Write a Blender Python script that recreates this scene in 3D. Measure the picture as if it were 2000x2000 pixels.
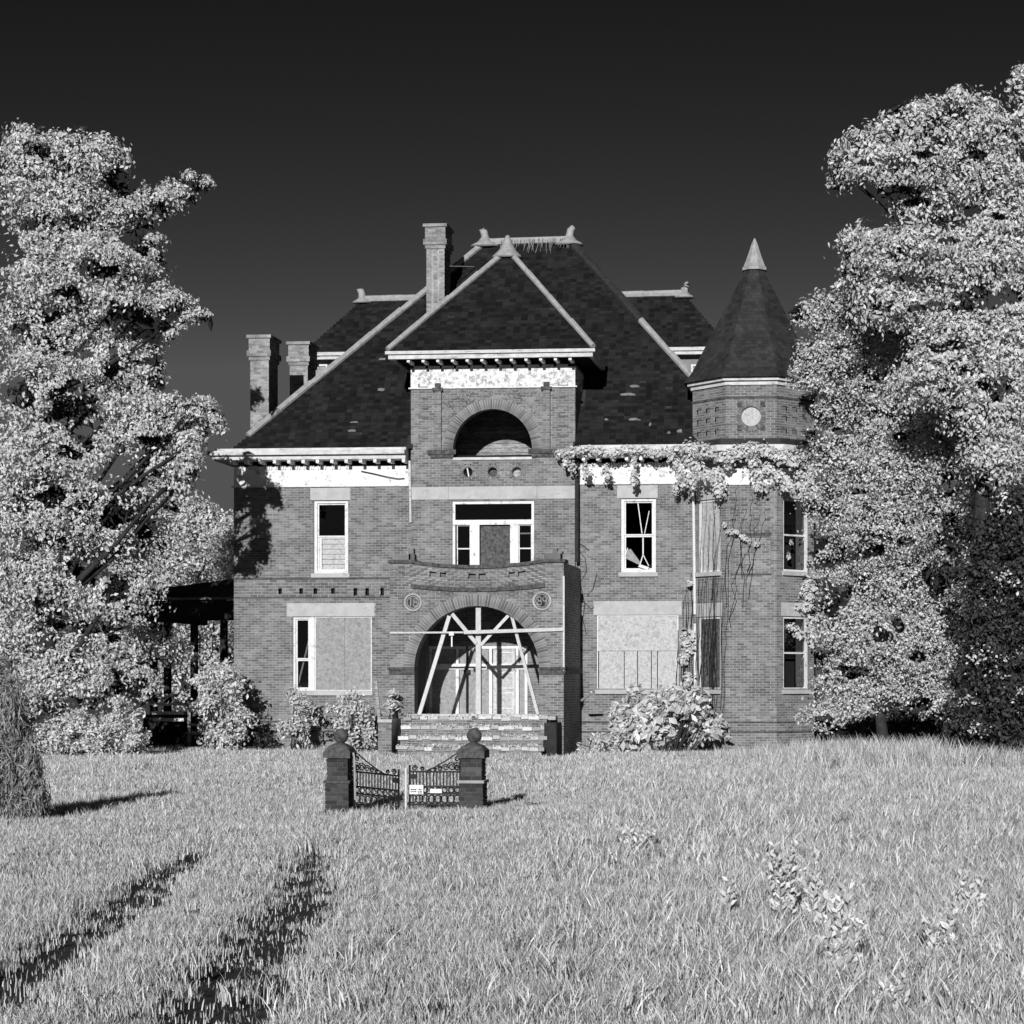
import bpy, math, random
import numpy as np
from mathutils import Vector, Matrix
R = math.radians
for o in list(bpy.data.objects): bpy.data.objects.remove(o)
scene = bpy.context.scene
col = scene.collection

# ------------------------------------------------------------------ camera
FPX, CX, CY, YAW, DIST, EYE = 4000.0, 1350.0, 1330.0, R(5.0), 62.5, 2.2   # focal length and principal point in photo pixels
cam_d = bpy.data.cameras.new('camera'); cam = bpy.data.objects.new('camera', cam_d); col.objects.link(cam)
cam.location = (0, -DIST, EYE); cam.rotation_euler = (R(90), 0, YAW)
cam_d.sensor_width = 36; cam_d.lens = FPX/2000*36
cam_d.shift_x = (1000-CX)/2000; cam_d.shift_y = (CY-1000)/2000
cam_d.clip_start = 0.1; cam_d.clip_end = 6000
scene.camera = cam
scene.render.resolution_x = scene.render.resolution_y = 1024

# ------------------------------------------------------------------ sky, sun, exposure
SUN_EL, SUN_AZ = R(16.5), R(0.6)           # sun low behind the camera, a little to its left
w = bpy.data.worlds.new('World'); scene.world = w; w.use_nodes = True
nt = w.node_tree; nt.nodes.clear()
wo = nt.nodes.new('ShaderNodeOutputWorld'); bg = nt.nodes.new('ShaderNodeBackground')
sky = nt.nodes.new('ShaderNodeTexSky'); sky.sky_type = 'NISHITA'; sky.sun_disc = False
sky.sun_elevation = SUN_EL; sky.sun_rotation = math.pi + SUN_AZ
sky.altitude = 0; sky.air_density = 1.0; sky.dust_density = 0.3; sky.ozone_density = 1.0
sep = nt.nodes.new('ShaderNodeSeparateColor')            # infrared film: only the red end of the sky registers
pw = nt.nodes.new('ShaderNodeMath'); pw.operation = 'POWER'; pw.inputs[1].default_value = 3.0
mn = nt.nodes.new('ShaderNodeMath'); mn.operation = 'MULTIPLY'; mn.inputs[1].default_value = 0.0088
cl = nt.nodes.new('ShaderNodeMath'); cl.operation = 'MINIMUM'; cl.inputs[1].default_value = 0.85
L = nt.links.new
L(sky.outputs[0], sep.inputs[0]); L(sep.outputs[0], pw.inputs[0]); L(pw.outputs[0], mn.inputs[0]); L(mn.outputs[0], cl.inputs[0])
L(cl.outputs[0], bg.inputs[0]); L(bg.outputs[0], wo.inputs[0]); bg.inputs[1].default_value = 0.1
sun_d = bpy.data.lights.new('sun', 'SUN'); sun = bpy.data.objects.new('sun', sun_d); col.objects.link(sun)
sun_d.energy = 4.2; sun_d.angle = R(0.5); sun_d.color = (1, 1, 1)
sdir = Vector((math.sin(SUN_AZ)*math.cos(SUN_EL), math.cos(SUN_AZ)*math.cos(SUN_EL), -math.sin(SUN_EL)))
sun.rotation_euler = sdir.to_track_quat('-Z', 'Y').to_euler(); sun.location = (-10, -60, 40)
scene.view_settings.view_transform = 'Standard'; scene.view_settings.look = 'None'
scene.view_settings.exposure = 0; scene.view_settings.gamma = 1; scene.view_settings.use_curve_mapping = False
scene.render.engine = 'CYCLES'

# ------------------------------------------------------------------ photo pixel -> place
SA, CA = math.sin(YAW), math.cos(YAW)
def at(px, py, Y):
    du, dv = (px-CX)/FPX, (CY-py)/FPX
    t = (Y+DIST)/(CA+du*SA)
    return Vector((t*(-SA+du*CA), Y, EYE+t*dv))
def X(px, Y): return at(px, CY, Y).x
def Z(py, px, Y): return at(px, py, Y).z
def ground_at(px, py):
    du, dv = (px-CX)/FPX, (CY-py)/FPX
    t = -EYE/dv
    return Vector((t*(-SA+du*CA), -DIST+t*(CA+du*SA), 0))

# ------------------------------------------------------------------ materials (all grey: an infrared black-and-white photograph)
def mat(name, v, rough=0.8, var=0.0, nscale=0, namt=0.0, spec=0.3, island=0.0, bump=0.0, bscale=30, stain=None, metal=0.0, transl=0.0, ndetail=6):
    m = bpy.data.materials.new(name); m.use_nodes = True; n = m.node_tree.nodes; l = m.node_tree.links
    b = n['Principled BSDF']; b.inputs['Roughness'].default_value = rough; b.inputs['Specular IOR Level'].default_value = spec; b.inputs['Metallic'].default_value = metal
    tc = n.new('ShaderNodeTexCoord')
    val = n.new('ShaderNodeValue'); val.outputs[0].default_value = v; cur = val.outputs[0]
    def mul(a, bsock, lo, hi):
        mr = n.new('ShaderNodeMapRange'); mr.inputs[3].default_value = lo; mr.inputs[4].default_value = hi; l.new(bsock, mr.inputs[0])
        mm = n.new('ShaderNodeMath'); mm.operation = 'MULTIPLY'; l.new(a, mm.inputs[0]); l.new(mr.outputs[0], mm.inputs[1]); return mm.outputs[0]
    if island:
        g = n.new('ShaderNodeNewGeometry'); oi = n.new('ShaderNodeObjectInfo')
        ad = n.new('ShaderNodeMath'); ad.operation = 'ADD'; l.new(g.outputs['Random Per Island'], ad.inputs[0]); l.new(oi.outputs['Random'], ad.inputs[1])
        fr = n.new('ShaderNodeMath'); fr.operation = 'FRACT'; l.new(ad.outputs[0], fr.inputs[0])
        cur = mul(cur, fr.outputs[0], 1-island, 1+island)
    if namt:
        nz = n.new('ShaderNodeTexNoise'); nz.inputs['Scale'].default_value = nscale; nz.inputs['Detail'].default_value = ndetail; nz.inputs['Roughness'].default_value = 0.65
        l.new(tc.outputs['Object'], nz.inputs['Vector'])
        rp = n.new('ShaderNodeMapRange'); rp.inputs[1].default_value = 0.32; rp.inputs[2].default_value = 0.68; l.new(nz.outputs[0], rp.inputs[0])
        cur = mul(cur, rp.outputs[0], 1-namt, 1+namt)
    if stain:      # (scale, threshold, factor): worn or stained patches with a shape of their own
        sc, th, fa = stain[:3]
        nz = n.new('ShaderNodeTexNoise'); nz.inputs['Scale'].default_value = sc; nz.inputs['Detail'].default_value = 8; nz.inputs['Roughness'].default_value = 0.7
        if len(stain) > 3:
            mp = n.new('ShaderNodeMapping'); mp.inputs['Scale'].default_value = stain[3]; l.new(tc.outputs['Object'], mp.inputs[0]); l.new(mp.outputs[0], nz.inputs['Vector'])
        else: l.new(tc.outputs['Object'], nz.inputs['Vector'])
        mr = n.new('ShaderNodeMapRange'); mr.inputs[1].default_value = th-0.04; mr.inputs[2].default_value = th+0.04; l.new(nz.outputs[0], mr.inputs[0])
        cur = mul(cur, mr.outputs[0], 1.0, fa)
    l.new(cur, b.inputs['Base Color'])
    if bump:
        nz = n.new('ShaderNodeTexNoise'); nz.inputs['Scale'].default_value = bscale; nz.inputs['Detail'].default_value = 5; l.new(tc.outputs['Object'], nz.inputs['Vector'])
        bp = n.new('ShaderNodeBump'); bp.inputs['Strength'].default_value = bump; bp.inputs['Distance'].default_value = 0.02; l.new(nz.outputs[0], bp.inputs['Height']); l.new(bp.outputs[0], b.inputs['Normal'])
    if transl:
        tr = n.new('ShaderNodeBsdfTranslucent'); l.new(cur, tr.inputs[0]); mx = n.new('ShaderNodeMixShader'); mx.inputs[0].default_value = transl
        l.new(b.outputs[0], mx.inputs[1]); l.new(tr.outputs[0], mx.inputs[2]); l.new(mx.outputs[0], n['Material Output'].inputs[0])
    return m
M = {}
M['brick'] = mat('brick', 0.178, 0.9, island=0.34, nscale=1.1, namt=0.36, bump=0.3, bscale=60, stain=(0.55, 0.62, 0.62))
M['chbrick'] = mat('chimney_brick', 0.27, 0.9, island=0.3, nscale=3, namt=0.3, bump=0.3, bscale=60)
M['mortar'] = mat('mortar', 0.37, 0.95, nscale=3, namt=0.3)
M['oldbrick'] = mat('weathered_post_brick', 0.055, 0.9, island=0.45, nscale=5, namt=0.5, bump=0.5, bscale=60)
M['oldmortar'] = mat('weathered_mortar', 0.10, 0.95, nscale=6, namt=0.5)
M['stone'] = mat('limestone', 0.46, 0.85, nscale=3, namt=0.14, bump=0.2, bscale=40, stain=(1.6, 0.6, 0.8, (1, 1, 2.5)))
M['stepstone'] = mat('worn_step', 0.55, 0.9, island=0.4, nscale=6, namt=0.5, bump=0.6, bscale=25)
M['darkstone'] = mat('sandstone', 0.085, 0.9, nscale=9, namt=0.65, bump=0.4, bscale=30)
M['paint'] = mat('white_paint', 0.72, 0.6, nscale=8, namt=0.1, stain=(6, 0.6, 0.6))
M['peel'] = mat('peeling_white_paint', 0.78, 0.7, nscale=2, namt=0.12, stain=(5.5, 0.60, 0.45))
M['peel2'] = mat('flaking_white_paint', 0.74, 0.7, nscale=6, namt=0.2, stain=(9.0, 0.54, 0.45))
M['fascia'] = mat('fascia_paint', 0.60, 0.7, nscale=4, namt=0.2, stain=(5, 0.6, 0.5, (0.4, 1, 3)))
M['slate'] = mat('slate', 0.015, 0.8, island=0.55, nscale=1.2, namt=0.4, spec=0.15)
M['tslate'] = mat('tower_slate', 0.034, 0.8, island=0.3, nscale=1.2, namt=0.3, spec=0.2)
M['lath'] = mat('bare_roof_boards', 0.20, 0.9, nscale=8, namt=0.4)
M['metal'] = mat('galvanised_sheet', 0.36, 0.65, nscale=6, namt=0.25, spec=0.3, stain=(3, 0.62, 0.6))
M['rustmetal'] = mat('dark_sheet', 0.03, 0.8, nscale=6, namt=0.4)
M['iron'] = mat('black_iron', 0.012, 0.6, nscale=20, namt=0.4)
M['timber'] = mat('new_timber', 0.56, 0.8, island=0.12, nscale=10, namt=0.15, stain=(3, 0.62, 0.75, (8, 8, 0.6)))
M['oldwood'] = mat('weathered_boards', 0.34, 0.9, island=0.3, nscale=4, namt=0.4, stain=(3, 0.5, 0.55, (1, 1, 9)))
M['greywood'] = mat('dark_old_wood', 0.03, 0.9, nscale=5, namt=0.4)  # near-black wood: shade put into the colour of soffits, ceilings, lining and veranda
M['ply'] = mat('plywood', 0.32, 0.85, nscale=14, namt=0.26, stain=(9, 0.55, 0.8))
M['ply2'] = mat('bleached_plywood', 0.50, 0.85, nscale=16, namt=0.22, stain=(9, 0.56, 0.72))
M['ply3'] = mat('dark_plywood', 0.10, 0.9, nscale=10, namt=0.6, stain=(8, 0.55, 0.6))
M['inside'] = mat('dark_interior', 0.012, 1.0)  # near-black colour stands in for the shade inside rooms and holes
M['white'] = mat('white_enamel', 0.8, 0.5, nscale=10, namt=0.05)
M['ink'] = mat('black_ink', 0.02, 0.7)
M['bark'] = mat('bark', 0.035, 0.95, nscale=6, namt=0.5, bump=0.6, bscale=20)
M['leaf'] = mat('broad_leaf', 0.58, 0.55, island=0.42, spec=0.35, transl=0.14)
M['leaf_fine'] = mat('small_leaf', 0.55, 0.55, island=0.5, spec=0.35, transl=0.14)
M['leaf_mid'] = mat('shrub_leaf', 0.60, 0.5, island=0.4, spec=0.4, transl=0.14)
M['weedleaf'] = mat('weed_leaf', 0.60, 0.5, island=0.4, spec=0.3, transl=0.15)
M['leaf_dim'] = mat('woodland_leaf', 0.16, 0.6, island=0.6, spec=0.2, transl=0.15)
M['leaf_dark'] = mat('evergreen_leaf', 0.055, 0.6, island=0.85, spec=0.2, transl=0.15)  # leaf colour far darker than on the other trees
M['needle'] = mat('juniper_needle', 0.34, 0.7, island=0.5, spec=0.2, transl=0.2)
M['vine'] = mat('vine_leaf', 0.62, 0.5, island=0.3, spec=0.35, transl=0.2)
M['twig'] = mat('dry_vine_stem', 0.022, 0.95, nscale=8, namt=0.4)  # dry stems, and the near-black fill for shade within the crowns
M['twiglight'] = mat('pale_twig', 0.3, 0.9, nscale=8, namt=0.3)
M['grass'] = mat('meadow_grass', 0.56, 0.6, island=0.66, spec=0.3, transl=0.14)
def glass():
    m = bpy.data.materials.new('window_glass'); m.use_nodes = True; n = m.node_tree.nodes; l = m.node_tree.links
    n.remove(n['Principled BSDF']); t = n.new('ShaderNodeBsdfTransparent'); t.inputs[0].default_value = (.7, .7, .7, 1)
    g = n.new('ShaderNodeBsdfGlossy'); g.inputs[0].default_value = (1, 1, 1, 1); g.inputs['Roughness'].default_value = 0.03
    mx = n.new('ShaderNodeMixShader'); mx.inputs[0].default_value = 0.06
    l.new(t.outputs[0], mx.inputs[1]); l.new(g.outputs[0], mx.inputs[2]); l.new(mx.outputs[0], n['Material Output'].inputs[0]); return m
M['glass'] = glass()
def ground_mat():
    m = bpy.data.materials.new('meadow_soil'); m.use_nodes = True; n = m.node_tree.nodes; l = m.node_tree.links
    b = n['Principled BSDF']; b.inputs['Roughness'].default_value = 1
    tc = n.new('ShaderNodeTexCoord'); nz = n.new('ShaderNodeTexNoise'); nz.inputs['Scale'].default_value = 9; nz.inputs['Detail'].default_value = 8
    l.new(tc.outputs['Object'], nz.inputs['Vector'])
    mr = n.new('ShaderNodeMapRange'); mr.inputs[1].default_value = .3; mr.inputs[2].default_value = .7; mr.inputs[3].default_value = .03; mr.inputs[4].default_value = .10; l.new(nz.outputs[0], mr.inputs[0])
    at_ = n.new('ShaderNodeAttribute'); at_.attribute_name = 'rut'
    mr2 = n.new('ShaderNodeMapRange'); mr2.inputs[3].default_value = 1; mr2.inputs[4].default_value = .16; l.new(at_.outputs['Fac'], mr2.inputs[0])
    mm = n.new('ShaderNodeMath'); mm.operation = 'MULTIPLY'; l.new(mr.outputs[0], mm.inputs[0]); l.new(mr2.outputs[0], mm.inputs[1]); l.new(mm.outputs[0], b.inputs['Base Color'])
    return m
M['ground'] = ground_mat()

# ------------------------------------------------------------------ helpers
ORG = {}
def tag(o, label=None, cat=None, group=None, kind=None):
    if label: o['label'] = label
    if cat: o['category'] = cat
    if group: o['group'] = group
    if kind: o['kind'] = kind
    return o
def thing(name, loc, label, cat, group=None):
    o = bpy.data.objects.new(name, None); col.objects.link(o); o.location = loc; o.empty_display_size = 0.3
    ORG[o.name] = Vector(loc); return tag(o, label, cat, group)
def link(name, me, parent=None, org=None):
    o = bpy.data.objects.new(name, me); col.objects.link(o)
    if parent is not None:
        o.parent = parent; ORG[o.name] = ORG[parent.name]
    elif org is not None:
        o.location = org; ORG[o.name] = Vector(org)
    else: ORG[o.name] = Vector((0, 0, 0))
    return o
class MB:
    def __init__(s): s.v = []; s.f = []
    def add(s, vs, fs):
        k = len(s.v); s.v += [tuple(p) for p in vs]; s.f += [tuple(i+k for i in q) for q in fs]; return s
    def box(s, x0, x1, y0, y1, z0, z1):
        return s.add([(x0,y0,z0),(x1,y0,z0),(x1,y1,z0),(x0,y1,z0),(x0,y0,z1),(x1,y0,z1),(x1,y1,z1),(x0,y1,z1)],
            [(0,3,2,1),(4,5,6,7),(0,1,5,4),(1,2,6,5),(2,3,7,6),(3,0,4,7)])
    def obox(s, c, u, v, n, a, b, d):       # centre, three axes, half sizes
        c, u, v, n = Vector(c), Vector(u), Vector(v), Vector(n); p = []
        for sz in (-1, 1):
            for sx, sy in ((-1,-1),(1,-1),(1,1),(-1,1)): p.append(c+u*a*sx+v*b*sy+n*d*sz)
        return s.add(p, [(0,3,2,1),(4,5,6,7),(0,1,5,4),(1,2,6,5),(2,3,7,6),(3,0,4,7)])
    def beam(s, p0, p1, wd, th, up=(0,0,1)):
        p0, p1 = Vector(p0), Vector(p1); d = p1-p0; l = d.length; d.normalize(); up = Vector(up)
        sd = d.cross(up)
        if sd.length < 1e-3: sd = d.cross(Vector((0,1,0)))
        sd.normalize(); nn = sd.cross(d)
        return s.obox((p0+p1)/2, d, sd, nn, l/2, wd/2, th/2)
    def quad(s, a, b, c, d): return s.add([a,b,c,d], [(0,1,2,3)])
    def tube(s, pts, rad, n=6, cap=True):
        pts = [Vector(p) for p in pts]; k = len(s.v); rings = len(pts)
        for i, p in enumerate(pts):
            d = (pts[min(i+1, rings-1)]-pts[max(i-1, 0)]).normalized()
            a = d.cross(Vector((0.13, 0.07, 1)) if abs(d.z) < .9 else Vector((1, 0.1, 0))).normalized(); b = d.cross(a)
            r = rad[i] if hasattr(rad, '__len__') else rad
            for j in range(n):
                t = 2*math.pi*j/n; s.v.append(tuple(p+(a*math.cos(t)+b*math.sin(t))*r))
        for i in range(rings-1):
            for j in range(n): s.f.append((k+i*n+j, k+i*n+(j+1)%n, k+(i+1)*n+(j+1)%n, k+(i+1)*n+j))
        if cap: s.f.append(tuple(k+j for j in range(n))[::-1]); s.f.append(tuple(k+(rings-1)*n+j for j in range(n)))
        return s
    def lathe(s, c, prof, n=16, rot=0.0):       # profile of (radius, z)
        k = len(s.v); c = Vector(c)
        for r, z in prof:
            for j in range(n):
                t = 2*math.pi*j/n+rot; s.v.append((c.x+r*math.cos(t), c.y+r*math.sin(t), c.z+z))
        for i in range(len(prof)-1):
            for j in range(n): s.f.append((k+i*n+j, k+i*n+(j+1)%n, k+(i+1)*n+(j+1)%n, k+(i+1)*n+j))
        s.f.append(tuple(k+j for j in range(n))[::-1]); s.f.append(tuple(k+(len(prof)-1)*n+j for j in range(n)))
        return s
    def ring(s, c, u, v, n_, r0, r1, d0, d1, a0=0, a1=2*math.pi, seg=24):   # ring or arch band between radii r0..r1, from d0 to d1 along n_
        c, u, v, n_ = Vector(c), Vector(u), Vector(v), Vector(n_); k = len(s.v); full = abs(a1-a0-2*math.pi) < 1e-6
        for i in range(seg+1):
            t = a0+(a1-a0)*i/seg; e = u*math.cos(t)+v*math.sin(t)
            s.v += [tuple(c+e*r0+n_*d0), tuple(c+e*r1+n_*d0), tuple(c+e*r1+n_*d1), tuple(c+e*r0+n_*d1)]
        for i in range(seg):
            a = k+4*i; b = a+4
            for j in range(4): s.f.append((a+j, a+(j+1) % 4, b+(j+1) % 4, b+j))
        if not full: s.f.append((k,k+1,k+2,k+3)); e = k+4*seg; s.f.append((e+3,e+2,e+1,e))
        return s
    def prism(s, poly, n, d):       # polygon (3D points) pushed along n by d
        n = Vector(n); a = [Vector(p) for p in poly]; m = len(a)
        return s.add(a+[p+n*d for p in a], [tuple(range(m))[::-1], tuple(range(m, 2*m))]+[(i, (i+1) % m, m+(i+1) % m, m+i) for i in range(m)])
    def build(s, name, m, parent=None, org=None, smooth=False, label=None, kind=None):
        oo = ORG[parent.name] if parent is not None else (Vector(org) if org is not None else Vector((0,0,0)))
        me = bpy.data.meshes.new(name); me.from_pydata([(p[0]-oo.x, p[1]-oo.y, p[2]-oo.z) for p in s.v], [], s.f)
        me.materials.append(M[m])
        if smooth: me.polygons.foreach_set('use_smooth', [True]*len(me.polygons))
        me.update()
        o = link(name, me, parent, org)
        if label: o['label'] = label
        if kind: o['kind'] = kind
        return o
def np_mesh(name, V, F, m, parent=None, org=None, kind=None):
    """V (n,3) array, F (m,k) array of equal faces"""
    oo = ORG[parent.name] if parent is not None else (Vector(org) if org is not None else Vector((0,0,0)))
    V = np.asarray(V, dtype=np.float32)-np.array(oo, dtype=np.float32)
    me = bpy.data.meshes.new(name); k = F.shape[1]
    me.vertices.add(len(V)); me.vertices.foreach_set('co', V.ravel())
    me.loops.add(F.size); me.loops.foreach_set('vertex_index', F.ravel().astype(np.int32))
    me.polygons.add(len(F)); me.polygons.foreach_set('loop_start', np.arange(0, F.size, k, dtype=np.int32)); me.polygons.foreach_set('loop_total', np.full(len(F), k, dtype=np.int32))
    me.materials.append(M[m]); me.update(calc_edges=True); me.validate(); me.shade_flat()
    o = link(name, me, parent, org)
    if kind: o['kind'] = kind
    return o
UNIT = {}
def unit_box(m):
    if m not in UNIT:
        me = bpy.data.meshes.new('brick_'+m)
        me.from_pydata([(x, y, z) for z in (-.5,.5) for x, y in ((-.5,-.5),(.5,-.5),(.5,.5),(-.5,.5))], [], [(0,3,2,1),(4,5,6,7),(0,1,5,4),(1,2,6,5),(2,3,7,6),(3,0,4,7)])
        me.materials.append(M[m]); UNIT[m] = me
    return UNIT[m]
def piece(name, m, parent, c, u, n, v, l, d, h):
    """one brick or slate sharing the unit mesh: axes u (length) n (out) v (height)"""
    o = bpy.data.objects.new(name, unit_box(m)); col.objects.link(o); o.parent = parent
    oo = ORG[parent.name]
    mt = Matrix(((u[0]*l, n[0]*d, v[0]*h, c[0]-oo.x), (u[1]*l, n[1]*d, v[1]*h, c[1]-oo.y), (u[2]*l, n[2]*d, v[2]*h, c[2]-oo.z), (0,0,0,1)))
    o.matrix_local = mt
    return o
def pieces_mesh(name, lst, m, parent, kind='stuff'):
    A = np.array([list(c)+list(u)+list(n)+list(v)+[l, d, h] for c, u, n, v, l, d, h in lst], dtype=np.float64)
    c, u, n, v = A[:, 0:3], A[:, 3:6]*A[:, 12:13]/2, A[:, 6:9]*A[:, 13:14]/2, A[:, 9:12]*A[:, 14:15]/2
    P = np.stack([c+sx*u+sn*n+sv*v for sn, sx, sv in ((-1,-1,-1),(-1,1,-1),(-1,1,1),(-1,-1,1),(1,-1,-1),(1,1,-1),(1,1,1),(1,-1,1))], 1)
    F0 = np.array([(4,5,6,7),(0,1,5,4),(1,2,6,5),(2,3,7,6),(3,0,4,7)])
    F = (F0[None]+8*np.arange(len(A))[:, None, None]).reshape(-1, 4)
    return np_mesh(name, P.reshape(-1, 3), F, m, parent, kind=kind)
def sub_iv(iv, a, b):
    out = []
    for p, q in iv:
        if b <= p or a >= q: out.append((p, q)); continue
        if a > p: out.append((p, a))
        if b < q: out.append((b, q))
    return out
rng = random.Random(7)
def brick_face(o, ux, n, Wd, H, opens, out, mortar, course=0.076, bl=0.225, joint=0.014, proud=0.010, warp=None, corbel=None):
    """lays courses of bricks on a wall plane; opens = ('r',u0,u1,z0,z1) | ('c',uc,zc,r) | ('a',uc,zc,r) in wall coordinates"""
    o, ux, n = Vector(o), Vector(ux), Vector(n); up = Vector((0,0,1)); nc = max(1, int(round(H/course))); ch = H/nc
    for i in range(nc):
        zb = i*ch; zm = zb+ch/2; iv = [(0, Wd)]
        for q in opens:
            if q[0] == 'r':
                if q[3] <= zm <= q[4]: iv = sub_iv(iv, q[1], q[2])
            else:
                dz = zm-q[2]
                if abs(dz) < q[3] and (q[0] == 'c' or dz >= 0):
                    hw = math.sqrt(q[3]**2-dz**2); iv = sub_iv(iv, q[1]-hw, q[1]+hw)
        for a, b in iv:
            if b-a < 0.01: continue
            ns = 1 if not warp else max(1, int((b-a)/0.4))
            for k in range(ns):
                p, q = a+(b-a)*k/ns, a+(b-a)*(k+1)/ns
                wz = (lambda uu, zz: zz+(warp(uu, zz) if warp else 0))
                mortar.quad(o+ux*p+up*wz(p, zb), o+ux*q+up*wz(q, zb), o+ux*q+up*wz(q, zb+ch), o+ux*p+up*wz(p, zb+ch))
            u = math.floor(a/bl)*bl-(bl/2 if i % 2 else 0)
            while u < b:
                p, q = max(u, a)+joint/2*(u > a), min(u+bl, b)-joint/2*(u+bl < b)
                if q-p > 0.025:
                    uc = (p+q)/2; pr = proud*rng.uniform(.7, 1.3)
                    zz = zm+(warp(uc, zm) if warp else 0)
                    out.append((o+ux*uc+up*zz+n*(pr/2), ux, n, up, q-p, pr, ch-joint))
                u += bl
def leaves(name, pts, nor, size, m, parent, seed=0, aspect=0.5, droop=0.5, fold=0.25, kind=None, spread=0.9):
    """leaf blades: a folded four-sided blade at each point"""
    r = np.random.default_rng(seed); N = len(pts)
    nn = nor+r.normal(size=(N, 3))*spread; nn /= np.linalg.norm(nn, axis=1, keepdims=True)+1e-9
    t = r.normal(size=(N, 3)); t[:, 2] -= droop; t -= (t*nn).sum(1, keepdims=True)*nn; t /= np.linalg.norm(t, axis=1, keepdims=True)+1e-9
    b = np.cross(nn, t); s = (size*r.uniform(0.6, 1.35, N))[:, None]
    p0 = pts-t*s*.5; p2 = pts+t*s*.5; mid = pts-t*s*.05
    p1 = mid+b*s*aspect*.5+nn*s*fold*.3; p3 = mid-b*s*aspect*.5+nn*s*fold*.3
    V = np.stack([p0, p1, p2, p3], 1).reshape(-1, 3); F = np.arange(4*N).reshape(-1, 4)
    return np_mesh(name, V, F, m, parent, kind=kind)
def crown_points(blobs, n, seed, clump=0.45, inner=0.3, ypx=None, flat=0.55):
    """blobs: (centre Vector, rx, ry, rz). Points lie in small leafy clumps on and inside each blob."""
    r = np.random.default_rng(seed); C = np.array([list(b[0]) for b in blobs]); S = np.array([b[1:4] for b in blobs])
    wgt = (S[:, 0]*S[:, 2]+.15)**1.0; wgt /= wgt.sum()
    ncl = max(6, int(n/45)); bi = r.choice(len(blobs), ncl, p=wgt)
    d = r.normal(size=(ncl, 3)); d /= np.linalg.norm(d, axis=1, keepdims=True)
    rad = np.where(r.random(ncl) < inner, r.uniform(.25, .75, ncl), r.uniform(.8, 1.03, ncl))
    cc = C[bi]+d*S[bi]*rad[:, None]
    sz = np.minimum(clump*r.uniform(.5, 1.3, ncl), .7*S[bi].min(1)+.05)
    ci = r.integers(0, ncl, n); off = r.normal(size=(n, 3))*.5; off[:, 2] *= flat
    # the clumps arch over: outer leaves hang lower
    rr = np.sqrt(off[:, 0]**2+off[:, 1]**2); off[:, 2] -= rr*rr*.35
    P = cc[ci]+off*sz[ci][:, None]
    out = d[ci]*.7+off*.6; out[:, 2] += .45; out[:, 1] -= .25
    return P, out
def pixel_blobs(lst, Y, seed, ydepth=1.0, yspread=0.6):
    r = random.Random(seed); o = []
    for q in lst:
        px, py, rx, ry = q[:4]; yy = Y+(q[4] if len(q) > 4 else r.uniform(-yspread, yspread)); s = (yy+DIST)/FPX
        o.append((at(px, py, yy), rx*s, max(rx, ry)*s*ydepth, ry*s))
    return o
def limbs(blobs, base, r0, seed, every=1):
    """tapered trunk and limbs out to the foliage masses"""
    r = random.Random(seed); m = MB(); base = Vector(base)
    top = max(blobs, key=lambda b: b[0].z)[0]; pts = []
    for i in range(9):
        t = i/8; p = base.lerp(Vector((base.x*.6+top.x*.4, base.y*.6+top.y*.4, top.z*.92)), t); p += Vector((r.uniform(-.15,.15), r.uniform(-.15,.15), 0))*(1 if 0 < i else 0); pts.append(p)
    m.tube(pts, [r0*(1.25 if i == 0 else 1)*(1-.85*i/8) for i in range(9)], 9)
    for k, b in enumerate(blobs):
        if k % every: continue
        c = b[0]; h = max(.5, c.z-.35*math.hypot(c.x-base.x, c.y-base.y)-.4)
        j = min(7, max(1, int((h-base.z)/(pts[-1].z-base.z)*8))); s = pts[j]; e = c
        mid = s.lerp(e, .5)+Vector((r.uniform(-.2,.2), r.uniform(-.2,.2), -.15)); rr = r0*(1-.85*j/8)*.45
        m.tube([s, s.lerp(mid, .6), mid, mid.lerp(e, .55)+Vector((0,0,.08)), e], [rr, rr*.8, rr*.6, rr*.4, rr*.18], 6)
        for q in range(3):
            d = Vector((r.uniform(-1,1)*b[1], r.uniform(-1,1)*b[2], r.uniform(-.3,1)*b[3]))*.85
            m.tube([mid.lerp(e, .6), (e+d*.5), e+d], [rr*.3, rr*.2, .008], 5)
    return m
def pix_of(P):
    dx, dy, dz = P[:, 0], P[:, 1]+DIST, P[:, 2]-EYE; fw = -dx*SA+dy*CA; rt = dx*CA+dy*SA
    return CX+FPX*rt/fw, CY-FPX*dz/fw
def hollow_mask(P, hollows, seed):
    """gaps between boughs: thin the leaves out of each (px, py, rx, ry) tunnel, with a ragged rim"""
    r = np.random.default_rng(seed); u, v = pix_of(P); keep = np.ones(len(P), bool)
    wob = .22*np.sin(u*.11+np.sin(v*.07)*2)+.18*np.sin(v*.13+u*.05)
    for px, py, rx, ry in hollows:
        d = np.sqrt(((u-px)/rx)**2+((v-py)/ry)**2)+wob; keep &= ~((d < 1) & (r.random(len(P)) > .05))
    return keep
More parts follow.
